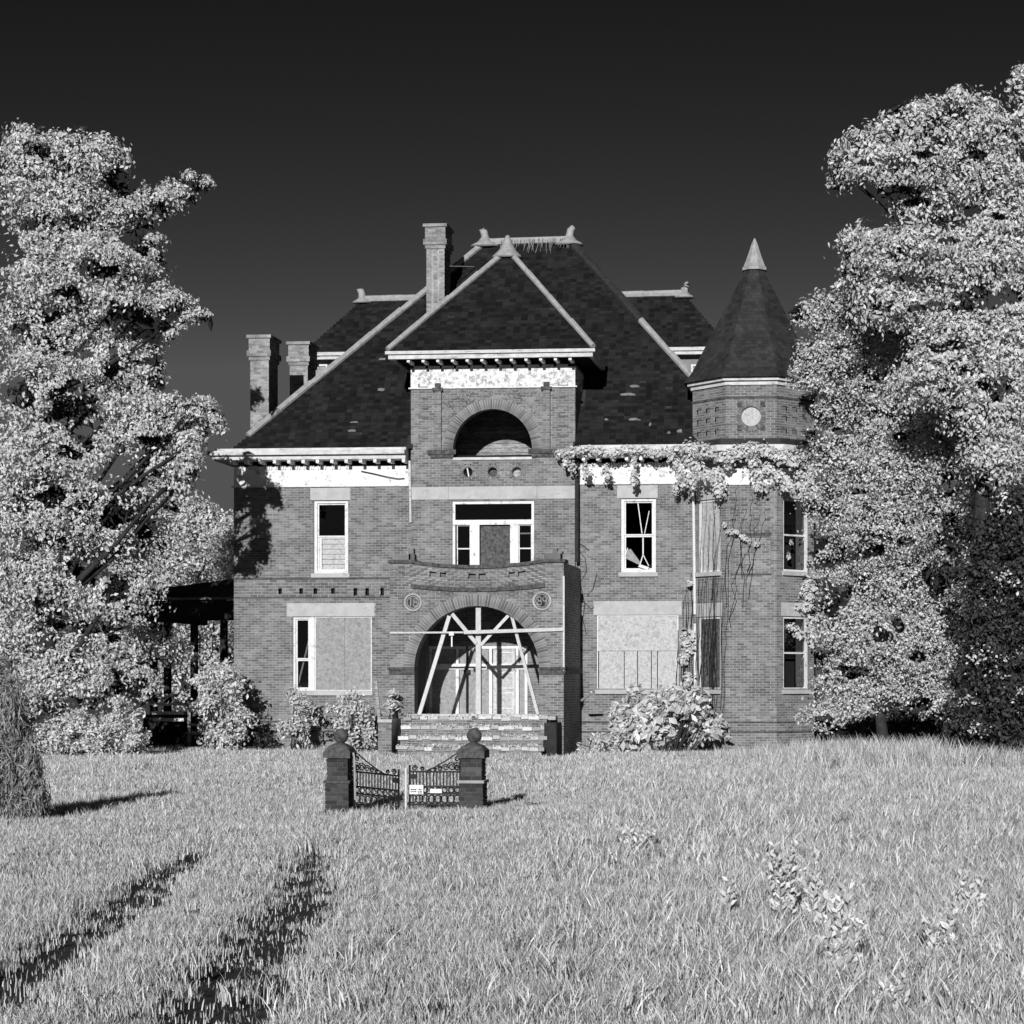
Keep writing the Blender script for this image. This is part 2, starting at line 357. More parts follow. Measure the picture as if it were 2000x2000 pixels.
def tree(name, blobs, base, label, cat, nleaf, lsize, leafmat, r0, seed, clump=.5, inner=.3, aspect=.55, group=None, droop=.6, spread=.9, flat=.55, barkmat='bark', hollows=(), shade_fill=0):
    t = thing(name, base, label, cat, group)
    limbs(blobs, base, r0, seed).build('trunk', barkmat, t, smooth=True)
    P, nr = crown_points(blobs, nleaf, seed, clump, inner, flat=flat)
    k = (P[:, 2] > .03) & hollow_mask(P, hollows, seed)
    leaves('crown', P[k], nr[k], lsize, leafmat, t, seed, aspect, droop, kind='stuff', spread=spread)
    if shade_fill:                                        # near-black slivers added within the crown so its hollows look deeply shaded
        C = [(b[0]+Vector((0, b[2]*.35, 0)), b[1]*.85, b[2]*.7, b[3]*.85) for b in blobs]; P, nr = crown_points(C, shade_fill, seed+500, .5, .8, flat=.9)
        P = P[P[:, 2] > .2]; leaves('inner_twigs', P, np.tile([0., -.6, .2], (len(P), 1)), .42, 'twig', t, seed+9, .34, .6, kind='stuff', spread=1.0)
    return t

# ================================================================== GROUND
RUTS = [[(400,1662,16),(385,1672,24),(340,1702,34),(280,1742,40),(215,1790,46),(130,1845,52),(30,1925,60),(-60,1990,66)],
        [(612,1662,20),(608,1680,34),(598,1720,38),(588,1750,40),(560,1800,46),(525,1850,52),(490,1900,60),(440,1960,68),(390,2040,76)]]
rut_lines = []
for rl in RUTS:
    q = []
    for px, py, hw in rl:
        g = ground_at(px, py); q.append((g.x, g.y, 1.75*hw*(g.y+DIST)/FPX))
    rut_lines.append(q)
def patch_noise(x, y):
    return (np.sin(x*3.1+1.3*np.sin(y*2.3))+np.sin(y*4.7+1.7*np.sin(x*1.9+.5))+np.sin(x*9.1+y*7.3)+np.sin(y*12.1-x*5.3+2*np.sin(x*4)))/4
def rut_amount(x, y):
    """0 outside the wheel ruts, 1 on their beds (numpy arrays)"""
    a = np.zeros_like(x)
    for q in rut_lines:
        for (x0, y0, w0), (x1, y1, w1) in zip(q[:-1], q[1:]):
            dx, dy = x1-x0, y1-y0; t = np.clip(((x-x0)*dx+(y-y0)*dy)/(dx*dx+dy*dy), 0, 1)
            d = np.hypot(x-x0-t*dx, y-y0-t*dy)/(w0+(w1-w0)*t)
            d = d+.34*patch_noise(x*1.3, y*2.6)+.2*patch_noise(x*4.1+2, y*5.3)
            a = np.maximum(a, np.clip((1.45-d)/.95, 0, 1))
    return a
def hgt(x, y):
    return .035*np.sin(x*.9+.7*np.sin(y*.6))*np.clip((-y-6)/6, 0, 1)*np.clip((y+62)/4, 0, 1)
gx = np.concatenate([[-3000,-800,-300,-120,-60,-40,-30,-24,-20,-17], np.arange(-15, 3.01, .12), [4,6,9,12,16,24,40,70,150,400,1000,3000]])
gy = np.concatenate([[-2000,-500,-150,-90,-70,-62,-58,-55,-53], np.arange(-51.5, -34.9, .15), np.arange(-34, 10, 1.0), [14,20,30,50,90,150,300,800,3000]])
GX, GY = np.meshgrid(gx, gy); ru = rut_amount(GX, GY); GZ = hgt(GX, GY)-.09*ru
nx, ny = len(gx), len(gy); idx = np.arange(nx*ny).reshape(ny, nx)
GF = np.stack([idx[:-1,:-1], idx[:-1,1:], idx[1:,1:], idx[1:,:-1]], -1).reshape(-1, 4)
ground = np_mesh('ground', np.stack([GX, GY, GZ], -1).reshape(-1, 3), GF, 'ground', kind='structure')
ra = ground.data.attributes.new('rut', 'FLOAT', 'POINT'); ra.data.foreach_set('value', ru.ravel().astype(np.float32))
ground['label'] = 'flat overgrown meadow with two bare wheel ruts'

# ================================================================== MANSION
HO = Vector((-11.5, 3.0, 0))
house = thing('brick_mansion', HO, 'derelict two storey brick mansion with slate hip roofs, corner tower and arched porch', 'house')
bricks = []; mortar = MB(); slates = []
FR, UP, RT = Vector((0,-1,0)), Vector((0,0,1)), Vector((1,0,0))
YP = -0.15                                           # centre pavilion stands a little proud of the front wall
XL, XPL, XPR = X(457, 0), X(803, YP), X(1123, YP)
# tower: regular octagon at the right corner
TL = 100/FPX*(DIST-1.1); TA = TL*(1+math.sqrt(2))/2
TC = Vector((X(1467, -1.1), -1.1+TA, 0))
XTL = TC.x-TA
zf = lambda py, px=620, Y=0: Z(py, px, Y)
Z_FR0, Z_FR1, Z_CO0, Z_CO1 = zf(950), zf(917), zf(901), zf(884)
EAVE = Z_CO1+.02
def wo(*q):                                          # opening in main wall coordinates (u from XL)
    return ('r', q[0]-XL, q[1]-XL, q[2], q[3])
def rect(p0, p1, q0, q1, Y, pm=None):
    pm = pm or (p0+p1)/2
    return X(p0, Y), X(p1, Y), Z(q1, pm, Y), Z(q0, pm, Y)
W2L = rect(613, 680, 977, 1120, 0); W1L = rect(572, 726, 1204, 1350, 0)
W2R = rect(1213, 1281, 973, 1118, 0); W1R = rect(1166, 1325, 1201, 1347, 0)
L2L = rect(606, 684, 953, 977, 0); L1L = rect(560, 732, 1178, 1204, 0)
L2R = rect(1205, 1285, 948, 973, 0); L1R = rect(1159, 1332, 1174, 1201, 0)
CORB = (Z(1166, 620, 0), Z(1132, 620, 0))
ops = [wo(*q) for q in (W2L, W1L, W2R, W1R, L2L, L1L, L2R, L1R)]
holes = []                                           # putlog holes in the corbel band
for px in (547, 588, 616, 650, 694, 717, 746):
    a, b, c, d = rect(px-3.5, px+3.5, 1151, 1163, 0); holes.append((a, b, c, d))
brick_face((XL, 0, 0), RT, FR, XPL-XL, Z_FR0, ops+[('r', 0, XPL-XL, CORB[0], CORB[1])], bricks, mortar)
# corbel band of larger, open-jointed bricks
brick_face((XL+.02, -.05, CORB[0]), RT, FR, XPL-XL-.02, CORB[1]-CORB[0], [('r', a-XL, b-XL, c-CORB[0], d-CORB[0]) for a, b, c, d in holes], bricks, mortar, course=.088, bl=.25, joint=.02, proud=.02)
m = MB(); m.box(XL+.02, XPL, -.04, .0, CORB[0]-.03, CORB[0]); m.box(XL, XPL, -.07, 0, CORB[1], CORB[1]+.06); m.build('string_course', 'darkstone', house)
for a, b, c, d in holes: MB().box(a-.02, b+.02, .10, .12, c-.03, d+.03).build('putlog_hole', 'inside', house)
brick_face((XPR, 0, 0), RT, FR, XTL+.15-XPR, Z_FR0, [('r', q[1]+XL-XPR, q[2]+XL-XPR, q[3], q[4]) for q in ops], bricks, mortar)
# basement water table courses
for y0, y1 in ((1409, 1412), (1428, 1431)):
    z0, z1 = Z(y1, 1250, 0), Z(y0, 1250, 0)
    MB().box(XL-.02, XPL, -.035, 0, z0, z1).build('water_table', 'darkstone', house); MB().box(XPR, XTL, -.035, 0, z0, z1).build('water_table', 'darkstone', house)
# side and back walls, floors (the rooms behind the windows are real; their shade is put into the colour)
XRM = -4.0; YB = 12.4
m = MB(); m.box(XL, XL+.35, .02, YB, 0, EAVE); m.build('side_wall', 'brick', house)
m = MB(); m.box(XRM-.35, XRM, TC.y, YB, 0, EAVE); m.build('side_wall', 'brick', house)
m = MB(); m.box(XL, XRM, YB, YB+.35, 0, EAVE); m.build('back_wall', 'brick', house)
m = MB()
m.box(XL+.35, XRM-.35, .3, YB, 1.0, 1.1); m.box(XL+.35, XRM-.35, .3, YB, 4.95, 5.1); m.box(XL+.35, XRM-.35, .02, YB, EAVE-.25, EAVE-.15)
m.box(XL+.35, XRM-.35, 5.5, 5.6, 1.1, EAVE-.2)
for px in (790, 1128): x = X(px, 0); m.box(x, x+.12, .35, 5.5, 1.1, EAVE-.2)
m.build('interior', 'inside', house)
# ---- reveals, lintels, sills
def reveal(q, Y, depth=.28):
    a, b, c, d = q; m = MB()
    m.quad((a,Y,c),(a,Y+depth,c),(a,Y+depth,d),(a,Y,d)); m.quad((b,Y,c),(b,Y,d),(b,Y+depth,d),(b,Y+depth,c))
    m.quad((a,Y,d),(a,Y+depth,d),(b,Y+depth,d),(b,Y,d)); m.quad((a,Y,c),(b,Y,c),(b,Y+depth,c),(a,Y+depth,c))
    m.build('reveal', 'brick', house)
def slab(name, m_, q, Y, d0, d1, split=()):
    xs = [q[0]]+list(split)+[q[1]]
    for a, b in zip(xs[:-1], xs[1:]): MB().box(a+.003, b-.003, Y-d0, Y+d1, q[2], q[3]).build(name, m_, house)
for q in (W2L, W1L, W2R, W1R): reveal(q, 0)
slab('lintel', 'stone', L2L, 0, .02, .2); slab('lintel', 'stone', L1L, 0, .02, .2)
slab('lintel', 'stone', L2R, 0, .02, .2); slab('lintel', 'stone', L1R, 0, .02, .2)
for q, e in ((W2L, .07), (W2R, .07), (W1R, .05), (W1L, .05)): slab('sill', 'stone', (q[0]-e, q[1]+e, q[2]-.13, q[2]), 0, .09, .25)
# ---- windows
def bar(m, x0, x1, z0, z1, Y, d=.06): m.box(x0, x1, Y-d/2, Y+d/2, z0, z1)
def frame(m, q, Y, t, d=.08):
    a, b, c, e = q; bar(m, a, a+t, c, e, Y, d); bar(m, b-t, b, c, e, Y, d); bar(m, a+t, b-t, e-t, e, Y, d-.006); bar(m, a+t, b-t, c, c+t, Y, d-.006)
def sash_window(q, Y=.12, t=.09, rail=.5, upper=True, lower=True, lab=None):
    m = MB(); frame(m, q, Y, t, .12); wdw = m.build('window', 'paint', house, label=lab)
    a, b, c, d = q[0]+t, q[1]-t, q[2]+t, q[3]-t; zr = c+(d-c)*rail
    for k, (z0, z1, on) in enumerate(((zr, d, upper), (c, zr, lower))):
        s = MB(); frame(s, (a, b, z0, z1), Y+.02+.03*k, .045, .04); s.build('sash', 'paint', wdw)
        if on: MB().box(a+.04, b-.04, Y+.015+.03*k, Y+.02+.03*k, z0+.04, z1-.04).build('pane', 'glass', wdw)
    return wdw, (a, b, c, d, zr)
wd, (a, b, c, d, zr) = sash_window(W2L, lower=False, lab='white sash window with its lower half boarded')
for i in range(6):                                   # weathered boards behind the lower sash
    h = (zr-c-.1)/6; MB().box(a+.13, b-.03, .19, .205+.006*(i % 2), c+.05+i*h, c+.05+(i+1)*h-.012).build('board', 'ply2', wd)
MB().box(a+.05, a+.12, .16, .2, c+.02, zr).build('stile', 'paint', wd)
wd, (a, b, c, d, zr) = sash_window(W2R, lower=False, upper=False, lab='white sash window with broken panes')
for (p, q_), (r_, s_), t_ in (((1246,983),(1254,1042),.03),((1268,998),(1259,1042),.025),((1256,1050),(1256,1083),.04),((1256,1083),(1250,1103),.03),((1256,1083),(1267,1105),.025),((1226,1070),(1221,1086),.03)):
    MB().beam(at(p, q_, .13), at(r_, s_, .13), t_, .02, (0,1,0)).build('broken_glazing_bar', 'paint', wd)     # laths hanging in the broken window
m = MB(); m.prism([at(1221,1090,.18), at(1224,1074,.18), at(1232,1072,.18), at(1252,1100,.18), at(1250,1104,.18)], (0,1,0), .006); m.build('pane', 'ply', wd, label='torn sheet hanging in the broken sash')
MB().prism([at(1246,1107,.05), at(1265,1113,.05), at(1268,1108,.05), at(1250,1102,.05)], (0,1,0), .05).build('fallen_slat', 'paint', wd)
# ground floor left: narrow sash beside a big plywood sheet
q = (W1L[0], X(614, 0), W1L[2], W1L[3]); wd, (a, b, c, d, zr) = sash_window((W1L[0], X(607, 0), W1L[2], W1L[3]), rail=.42, t=.07, lab='narrow dark sash beside the plywood sheet')
MB().box(X(607, 0)+.003, X(614, 0), .02, .2, W1L[2], W1L[3]).build('mullion', 'paint', house)
m = MB(); m.beam(at(605,1245,.3), at(583,1335,.3), .05, .03, (0,1,0)); m.build('fallen_slat', 'paint', wd)
m = MB(); fr_ = (X(614,0)+.004, W1L[1], W1L[2], W1L[3]); frame(m, fr_, .08, .035, .1); m.build('window', 'paint', house, label='boarded window opening left of the porch')
xm = fr_[0]+(fr_[1]-fr_[0])*.52
MB().box(fr_[0]+.035, xm-.004, .05, .07, fr_[2]+.035, fr_[3]-.035).build('plywood_sheet', 'ply', house)
MB().box(xm+.002, fr_[1]-.035, .05, .068, fr_[2]+.035, fr_[3]-.035).build('plywood_sheet', 'ply', house)
# ground floor right: bleached plywood with planks below
m = MB(); frame(m, W1R, .06, .03, .08); m.build('window', 'paint', house, label='boarded window opening right of the porch')
zmid = W1R[2]+(W1R[3]-W1R[2])*.52; MB().box(W1R[0]+.03, W1R[1]-.03, .03, .05, zmid, W1R[3]-.03).build('plywood_sheet', 'ply2', house)
pxs = [1169, 1219, 1245, 1272, 1284, 1323]
for p, q_ in zip(pxs[:-1], pxs[1:]): MB().box(X(p,0)+.012, X(q_,0)-.012, .025, .05, W1R[2]+.02, zmid-.01).build('plank', 'ply2', house)
# ---- cornice and frieze, left and right wings
def cornice(x0, x1, px0, nb, end_l, dent_to, peel='peel'):
    m = MB(); m.box(x0, x1, -.012, .03, Z_FR0+.03, Z_FR1+.1); fz = m.build('frieze', peel, house)
    m = MB(); m.box(x0-(.06 if end_l else 0), x1, -.06, .03, Z_FR0-.02, Z_FR0+.03); m.build('frieze_moulding', 'paint', house)
    xe = x0-.62 if end_l else x0
    m = MB(); zc = (Z_CO0+Z_CO1)/2
    m.box(xe+.12, x1, -.58, .05, Z_CO0, zc); m.box(xe, x1, -.72, .05, zc+.002, Z_CO1)
    m.box(xe+.18, x1, -.5, .03, Z_CO1, Z_CO1+.09)
    if end_l: m.box(xe+.12, x0, .05, YB, Z_CO0, zc); m.box(xe, x0, .05, YB, zc+.002, Z_CO1)
    c_ = m.build('cornice', 'fascia', house)
    for i in range(nb):
        xb = X(px0+28*i, -.5)
        if xb > x1-.05: break
        MB().box(xb-.05, xb+.05, -.56, -.015, Z_CO0-.11, Z_CO0-.002).build('bracket', 'paint', c_)
    m = MB(); x = x0+.2
    while x < dent_to:
        if (x-x0) % .44 < .33: m.box(x, x+.045, -.06, -.011, Z_FR1+.0, Z_FR1+.13)
        x += .075
    if m.v: m.build('dentils', 'paint', c_, kind='stuff')
cornice(XL, X(800,0), 453, 13, True, X(682,0))
cornice(XPR, XTL+.05, 1140, 8, False, X(1345,0))
m = MB(); m.tube([at(705,920,-.08), at(730,925,-.09), at(755,931,-.1), at(778,935,-.09), at(790,934,-.07)], .014, 5); m.build('loose_cable', 'iron', house)

# ---- centre pavilion
ZPT = Z(757, 962, YP)                                # top of brick below the upper frieze
AX, AZ, AR, ARO = X(962, YP), Z(877, 962, YP), 79*(DIST+YP)/FPX, 99*(DIST+YP)/FPX
SILLZ = Z(893, 962, YP)
TW = rect(884, 1043, 979, 1112, YP); SB = (XPL, XPR, Z(975, 962, YP), Z(950, 962, YP))
u0 = XPL; P_ = lambda q: ('r', q[0]-u0, q[1]-u0, q[2], q[3])
ring_holes = [(X(px, YP), Z(922, 962, YP), 9.5*62.35/FPX) for px in (914, 962, 1009)]
DOOR = rect(838, 1030, 1262, 1400, YP)
po = [('a', AX-u0, AZ, ARO), ('r', AX-AR-u0, AX+AR-u0, SILLZ-.08, AZ), P_(TW), P_(SB), P_(DOOR)]+[('c', x-u0, z, r+.09) for x, z, r in ring_holes]
brick_face((XPL, YP, 0), RT, FR, XPR-XPL, ZPT, po, bricks, mortar)
for xx, nn in ((XPL, -1), (XPR, 1)):                 # the pavilion's returns, running back into the roof
    brick_face((xx, YP if nn > 0 else 4.5, EAVE-.6) , Vector((0, nn, 0)), Vector((nn, 0, 0)), 4.65, ZPT+.6-EAVE+.7, [], bricks, mortar)
    m = MB(); m.box(min(xx, xx-nn*.02), max(xx, xx-nn*.02), YP+.01, .02, 0, EAVE-.6); m.build('pavilion_return', 'brick', house)
prio = []                                            # bricks that show largest: own objects
def voussoirs(cx, cz, r0, r1, Y, n, a0=0, a1=math.pi, out=prio, proud=.03):
    for i in range(n):
        t = a0+(a1-a0)*(i+.5)/n; e = Vector((math.cos(t), 0, math.sin(t))); tg = Vector((-math.sin(t), 0, math.cos(t))); rm = (r0+r1)/2
        wd_ = (a1-a0)*rm/n*.80
        out.append((Vector((cx, Y-proud/2+.004, cz))+e*rm, tg, FR, e, wd_, proud+rng.uniform(-.004,.004), r1-r0))
voussoirs(AX, AZ, AR, ARO, YP, 58)
m = MB(); m.ring((AX, YP, AZ), RT, UP, FR, AR+.004, ARO+.01, -.3, .008, 0, math.pi, 40); m.build('arch_ring', 'mortar', house)
vs = []
for x, z, r in ring_holes: voussoirs(x, z, r, r+.09, YP, 18, 0, 2*math.pi, vs, .02)
bricks += vs
for x, z, r in ring_holes: MB().ring((x, YP, z), RT, UP, FR, r, r+.095, -.25, .004, 0, 2*math.pi, 20).build('round_vent_ring', 'mortar', house)
m = MB()
for k, (x, z, r) in enumerate(ring_holes):
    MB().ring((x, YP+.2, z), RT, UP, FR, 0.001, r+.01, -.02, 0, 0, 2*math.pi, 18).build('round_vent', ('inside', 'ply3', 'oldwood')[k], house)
x, z, r = ring_holes[0]; MB().beam((x-.03, YP+.05, z+.13), (x+.02, YP+.05, z-.13), .04, .03, (0,1,0)).build('loose_slat', 'paint', house)
# arch sill, imposts, little pilasters and recessed panel
m = MB(); m.box(AX-AR, AX+AR, YP-.04, YP+.35, SILLZ-.08, SILLZ); m.build('arch_sill', 'fascia', house)
for s in (-1, 1):
    xa = AX+s*(AR+.34); m = MB(); m.box(xa-.44, xa+.44, YP-.10, YP, AZ-.16, AZ-.02); m.box(xa-.36, xa+.36, YP-.07, YP, AZ-.26, AZ-.16); m.build('impost', 'darkstone', house)
    xc = X(856, YP) if s < 0 else X(1068, YP)
    brick_face((xc-.10, YP-.10, AZ), RT, FR, .21, ZPT-AZ-.02, [], bricks, mortar)
    m = MB(); m.box(xc-.10, xc+.11, YP-.098, YP+.02, AZ-.02, ZPT-.03); m.build('pilaster', 'brick', house)
    m = MB(); m.box(xc-.16, xc+.16, YP-.15, YP, ZPT-.10, ZPT+.0); m.box(xc-.08, xc+.09, YP-.13, YP, ZPT, ZPT+.14); m.build('pilaster_cap', 'darkstone', house)
for s in (-1, 1):                                    # stepped header ornament on the outer strips
    xc = X(827, YP) if s < 0 else X(1100, YP); m = MB()
    for i in range(6):
        z = AZ+.35+i*.31; m = MB(); m.box(xc-.16, xc+.16, YP-.03, YP, z, z+.05); m.box(xc-.16, xc-.11, YP-.03, YP, z+.05, z+.13); m.build('header_ornament', 'brick', house)
# cast terracotta field above the arch
m = MB(); r2 = random.Random(5)
for i in range(420):
    x = r2.uniform(X(866, YP), X(1058, YP)); z = r2.uniform(AZ+.1, ZPT-.06)
    if math.hypot(x-AX, z-AZ) < ARO+.05: continue
    t = r2.uniform(0, 6.28); l = r2.uniform(.04, .11)
    m.beam((x, YP-.012, z), (x+math.cos(t)*l, YP-.02, z+math.sin(t)*l), .03, .03, (0,1,0))
m.build('terracotta_relief', 'brick', house, kind='stuff')
# stone band in three blocks
slab('stone_band', 'stone', SB, YP, .025, .2, (X(876, YP), X(1049, YP)))
# loggia behind the upper arch, lined with weathered boards
LY = YP+2.3
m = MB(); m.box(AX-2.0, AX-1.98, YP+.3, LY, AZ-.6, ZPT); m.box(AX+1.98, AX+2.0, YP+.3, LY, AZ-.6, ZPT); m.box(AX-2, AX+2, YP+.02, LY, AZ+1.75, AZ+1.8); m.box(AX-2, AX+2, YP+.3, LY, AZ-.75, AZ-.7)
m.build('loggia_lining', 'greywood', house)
i = 0; z = AZ-.7
while z < AZ+1.7:
    MB().box(AX-1.97, AX+1.97, LY-.02-.012*(i % 2), LY+.02, z, z+.13).build('siding_board', 'oldwood', house); z += .142; i += 1
# triple window
m = MB(); frame(m, TW, YP+.08, .08, .14); zt = Z(1017, 962, YP); bar(m, TW[0]+.08, TW[1]-.08, zt-.12, zt+.03, YP+.08, .12)
for p, q_ in ((918, 936), (996, 1012)): bar(m, X(p,YP), X(q_,YP), TW[2], zt-.12, YP+.08, .11)
wd = m.build('window', 'peel', house, label='white triple window with transom above the porch')
def pane(w_, x0, x1, z0, z1, Y): MB().box(x0, x1, Y, Y+.006, z0, z1).build('pane', 'glass', w_)
pane(wd, TW[0]+.08, TW[1]-.08, zt+.03, TW[3]-.08, YP+.1)
for p, q_ in ((891, 918), (1012, 1038)):
    x0, x1 = X(p,YP), X(q_,YP); zr = Z(1071, 962, YP); s = MB(); frame(s, (x0, x1, zr-.02, zt-.12), YP+.11, .03, .04); frame(s, (x0, x1, TW[2], zr+.02), YP+.13, .03, .04); s.build('sash', 'paint', wd)
    pane(wd, x0, x1, zr, zt-.15, YP+.115); pane(wd, x0, x1, TW[2], zr, YP+.135)
m = MB(); bar(m, X(1013,YP), X(1037,YP), Z(1043,962,YP), Z(1040,962,YP), YP+.16, .02); m.build('sash_bar', 'paint', wd)
MB().box(X(937,YP), X(995,YP), YP+.14, YP+.16, TW[2], zt-.14).build('plywood_sheet', 'ply3', wd)
reveal(TW, YP, .2)
# upper frieze and pavilion roof
ZG0, ZG1 = Z(698, 956, -1.0), Z(683, 956, -1.0); GX0, GX1 = X(752, -1.0), X(1162, -1.0)
m = MB(); m.box(XPL-.01, XPR+.01, YP-.02, YP+.25, ZPT+.02, Z(718, 962, YP)); m.box(XPR-.25, XPR+.012, YP+.25, 4.2, ZPT+.02, Z(718, 962, YP)); m.box(XPL-.012, XPL+.25, YP+.25, 4.2, ZPT+.02, Z(718, 962, YP)); m.build('frieze', 'peel2', house)
m = MB(); m.box(XPL-.07, XPR+.07, YP-.06, YP+.2, ZPT-.02, ZPT+.02); m.build('frieze_moulding', 'paint', house)
zt2 = Z(718, 962, YP); m = MB(); m.box(XPL+.04, XPR-.04, YP+.03, YP+.3, zt2, ZG0+.1); m.build('frieze_backing', 'greywood', house)
for i in range(11):
    xb = XPL+.09+i*.445; MB().box(xb, xb+.36, YP-.04, YP+.02, zt2+.002, zt2+.07).build('dentil_block', 'paint', house)
m = MB(); zc = (ZG0+ZG1)/2+.02
def ring_box(m, x0, x1, y0, y1, z0, z1, t):          # eaves running round front and sides
    m.box(x0, x1, y0, y0+t, z0, z1); m.box(x0, x0+t, y0+t, y1, z0, z1); m.box(x1-t, x1, y0+t, y1, z0, z1)
ring_box(m, GX0+.08, GX1-.08, -.92, 4.4, ZG0, zc, .12); ring_box(m, GX0, GX1, -1.0, 4.4, zc+.002, ZG1, .14)
gc = m.build('eaves', 'fascia', house)
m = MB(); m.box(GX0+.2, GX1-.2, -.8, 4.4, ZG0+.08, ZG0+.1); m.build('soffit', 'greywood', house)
for i in range(12):
    xb = X(798+28.7*i, -.8); MB().box(xb-.045, xb+.045, -.84, YP, ZG0-.09, ZG0-.002).build('bracket', 'paint', gc)

# ---- slate roofs
def slate_plane(e0, ux, sd, n, rows_len, iv_fn, matkey, exp=.15, wdt=.21, out=None):
    e0, ux, sd, n = Vector(e0), Vector(ux).normalized(), Vector(sd).normalized(), Vector(n).normalized()
    nr = int(rows_len/exp)+1; r3 = random.Random(len(out)+3)
    for i in range(nr):
        s = i*exp; a, b = iv_fn(min(s+exp*.5, rows_len)); u = a-(wdt/2 if i % 2 else 0)
        while u < b:
            p, q = max(a, u), min(b, u+wdt-.008)
            if q-p > .03 and r3.random() > .004:
                k = r3.uniform(-.004, .004); ti = .035
                vv = (sd+n*-ti).normalized(); nn_ = (n+sd*ti).normalized()
                out.append((e0+ux*((p+q)/2)+sd*(s+exp*.55)+n*(.010+k*.5), ux, nn_, vv, q-p, .007, exp*1.12))
            u += wdt
def hip_roof(x0, x1, y0, y1, z0, rise, ins, planes, matkey='slate', out=None, core=True, notch=None):
    """hip roof over a rectangle: ins = plan inset of the ridge ends from each side"""
    i0, i1, j0 = ins; rx0, rx1, ry = x0+i0, x1-i1, y0+j0; zt = z0+rise
    A, B, C, D = Vector((x0,y0,z0)), Vector((x1,y0,z0)), Vector((x1,y1,z0)), Vector((x0,y1,z0)); E, F = Vector((rx0,ry,zt)), Vector((rx1,ry,zt))
    G, H = Vector((rx0, y1-j0, zt)), Vector((rx1, y1-j0, zt))
    if core:
        m = MB(); m.add([A,B,C,D,E,F,H,G], [(1,2,6,5),(2,3,7,6),(3,0,4,7),(4,5,6,7)]+([] if notch else [(0,1,5,4)]))
        if notch:
            kz = rise/j0; zy = lambda y: z0+(y-y0)*kz; xa, xb, yn = notch
            m.add([A, (xa,y0,z0), (xa,yn,zy(yn)), (xb,yn,zy(yn)), (xb,y0,z0), B, F, E], [tuple(range(8))])
        m.build('roof_deck', 'rustmetal', house)
    out = slates if out is None else out
    def tri(P, Q, T, S):                             # P,Q eave; S above P, T above Q
        ux = (Q-P).normalized(); n = ux.cross(S-P).normalized(); sd = n.cross(ux); W_ = (Q-P).length; h = (S-P).dot(sd); a1 = (S-P).dot(ux); b1 = (T-P).dot(ux)
        slate_plane(P, ux, sd, n, h, lambda s: (a1*s/h, W_+(b1-W_)*s/h), matkey, out=out)
    if 'f' in planes:
        k0 = len(out); tri(A, B, F, E)
        if notch: out[k0:] = [q for q in out[k0:] if not (notch[0]-.1 < q[0].x < notch[1]+.1 and q[0].y < notch[2]+.05)]
    if 'r' in planes: tri(B, C, H, F)
    if 'l' in planes: tri(D, A, E, G)
    return A, B, C, D, E, F
def cap(p0, p1, m_='metal', wd=.20, off=.05):
    m = MB(); p0, p1 = Vector(p0)+UP*off, Vector(p1)+UP*off; n = max(1, int((p1-p0).length/1.4))
    for i in range(n):
        a, b = p0.lerp(p1, i/n), p0.lerp(p1, (i+1)/n); k = rng.uniform(-.012, .012)
        m.tube([a+UP*k, b+UP*(k+.01)], [wd*.5, wd*.5+.012], 8)
    return m.build('ridge_cap', m_, house, smooth=False)
# main roof
ex0, ey0 = X(452, -.3), -.3; EZ = EAVE+.05
ry = 6.25; rzt = Z(474, 1030, ry); rx0, rx1 = X(948, ry), X(1112, ry)
ex1 = rx1+(ry-ey0)
A, B, C, D, E, F = hip_roof(ex0, ex1, ey0, 2*ry-ey0, EZ, rzt-EZ, (rx0-ex0, ex1-rx1, ry-ey0), 'flr', notch=(XPL+.05, XPR-.05, LY+.06))
cap(A.lerp(E, .06), E); cap(E, F, wd=.26)
hp = B.lerp(F, .72); cap(B.lerp(F, .25), B.lerp(F, .58)); cap(B.lerp(F, .58), F, 'rustmetal', .3)
m = MB(); m.beam(B.lerp(F, .6)+UP*.2, F+UP*.2, .03, .03); m.build('bare_hip_edge', 'metal', house)
m = MB(); r4 = random.Random(11)                     # dried creeper hanging from the ridge
for i in range(46):
    x = r4.uniform(rx0+.5, rx1); l = r4.uniform(.1, .55)*(1 if x < rx1-.5 else .6); p = Vector((x, ry-.15, rzt+.1))
    m.tube([p, p+Vector((r4.uniform(-.05,.05), -.08, -l*.5)), p+Vector((r4.uniform(-.08,.08), -l*.75, -l*.95-.1))], [.012, .01, .004], 4)
m.build('dry_creeper', 'twiglight', house, kind='stuff')
def finial(p, sx, h=.58, base=.5, horn=True):
    m = MB(); p = Vector(p)
    m.lathe(p, [(base, 0), (base*.98, .04), (base*.55, h*.28), (base*.25, h*.6), (base*.12, h*.8)], 8, math.pi/8)
    if horn: m.tube([p+UP*h*.3, p+UP*h*.7+RT*sx*.02, p+UP*(h*.92)+RT*sx*.06, p+UP*(h*1.0)+RT*sx*.10, p+UP*(h*1.12)+RT*sx*.06], [.17, .13, .13, .12, .07], 8)
    return m.build('finial', 'metal', house, smooth=True)
finial(E-UP*.12, -1); finial(F-UP*.12, 1)
# pavilion roof (pyramid running back into the main slope)
GH = (GX1-GX0)/2; gcx = (GX0+GX1)/2; gap = Z(492, 980, -1+GH); 
gsl = []; A, B, C, D, E2, F2 = hip_roof(GX0+.06, GX1-.06, -.94, 9.0, ZG1+.02, gap-ZG1, (GH-.08, GH-.08, GH-.06), 'fr', out=gsl)
cap(A, E2, wd=.17); cap(B, E2, wd=.17); cap(E2, E2+Vector((0, 3.2, 0)), 'rustmetal', .16)
finial(E2-UP*.22, 0, .9, .5, False)
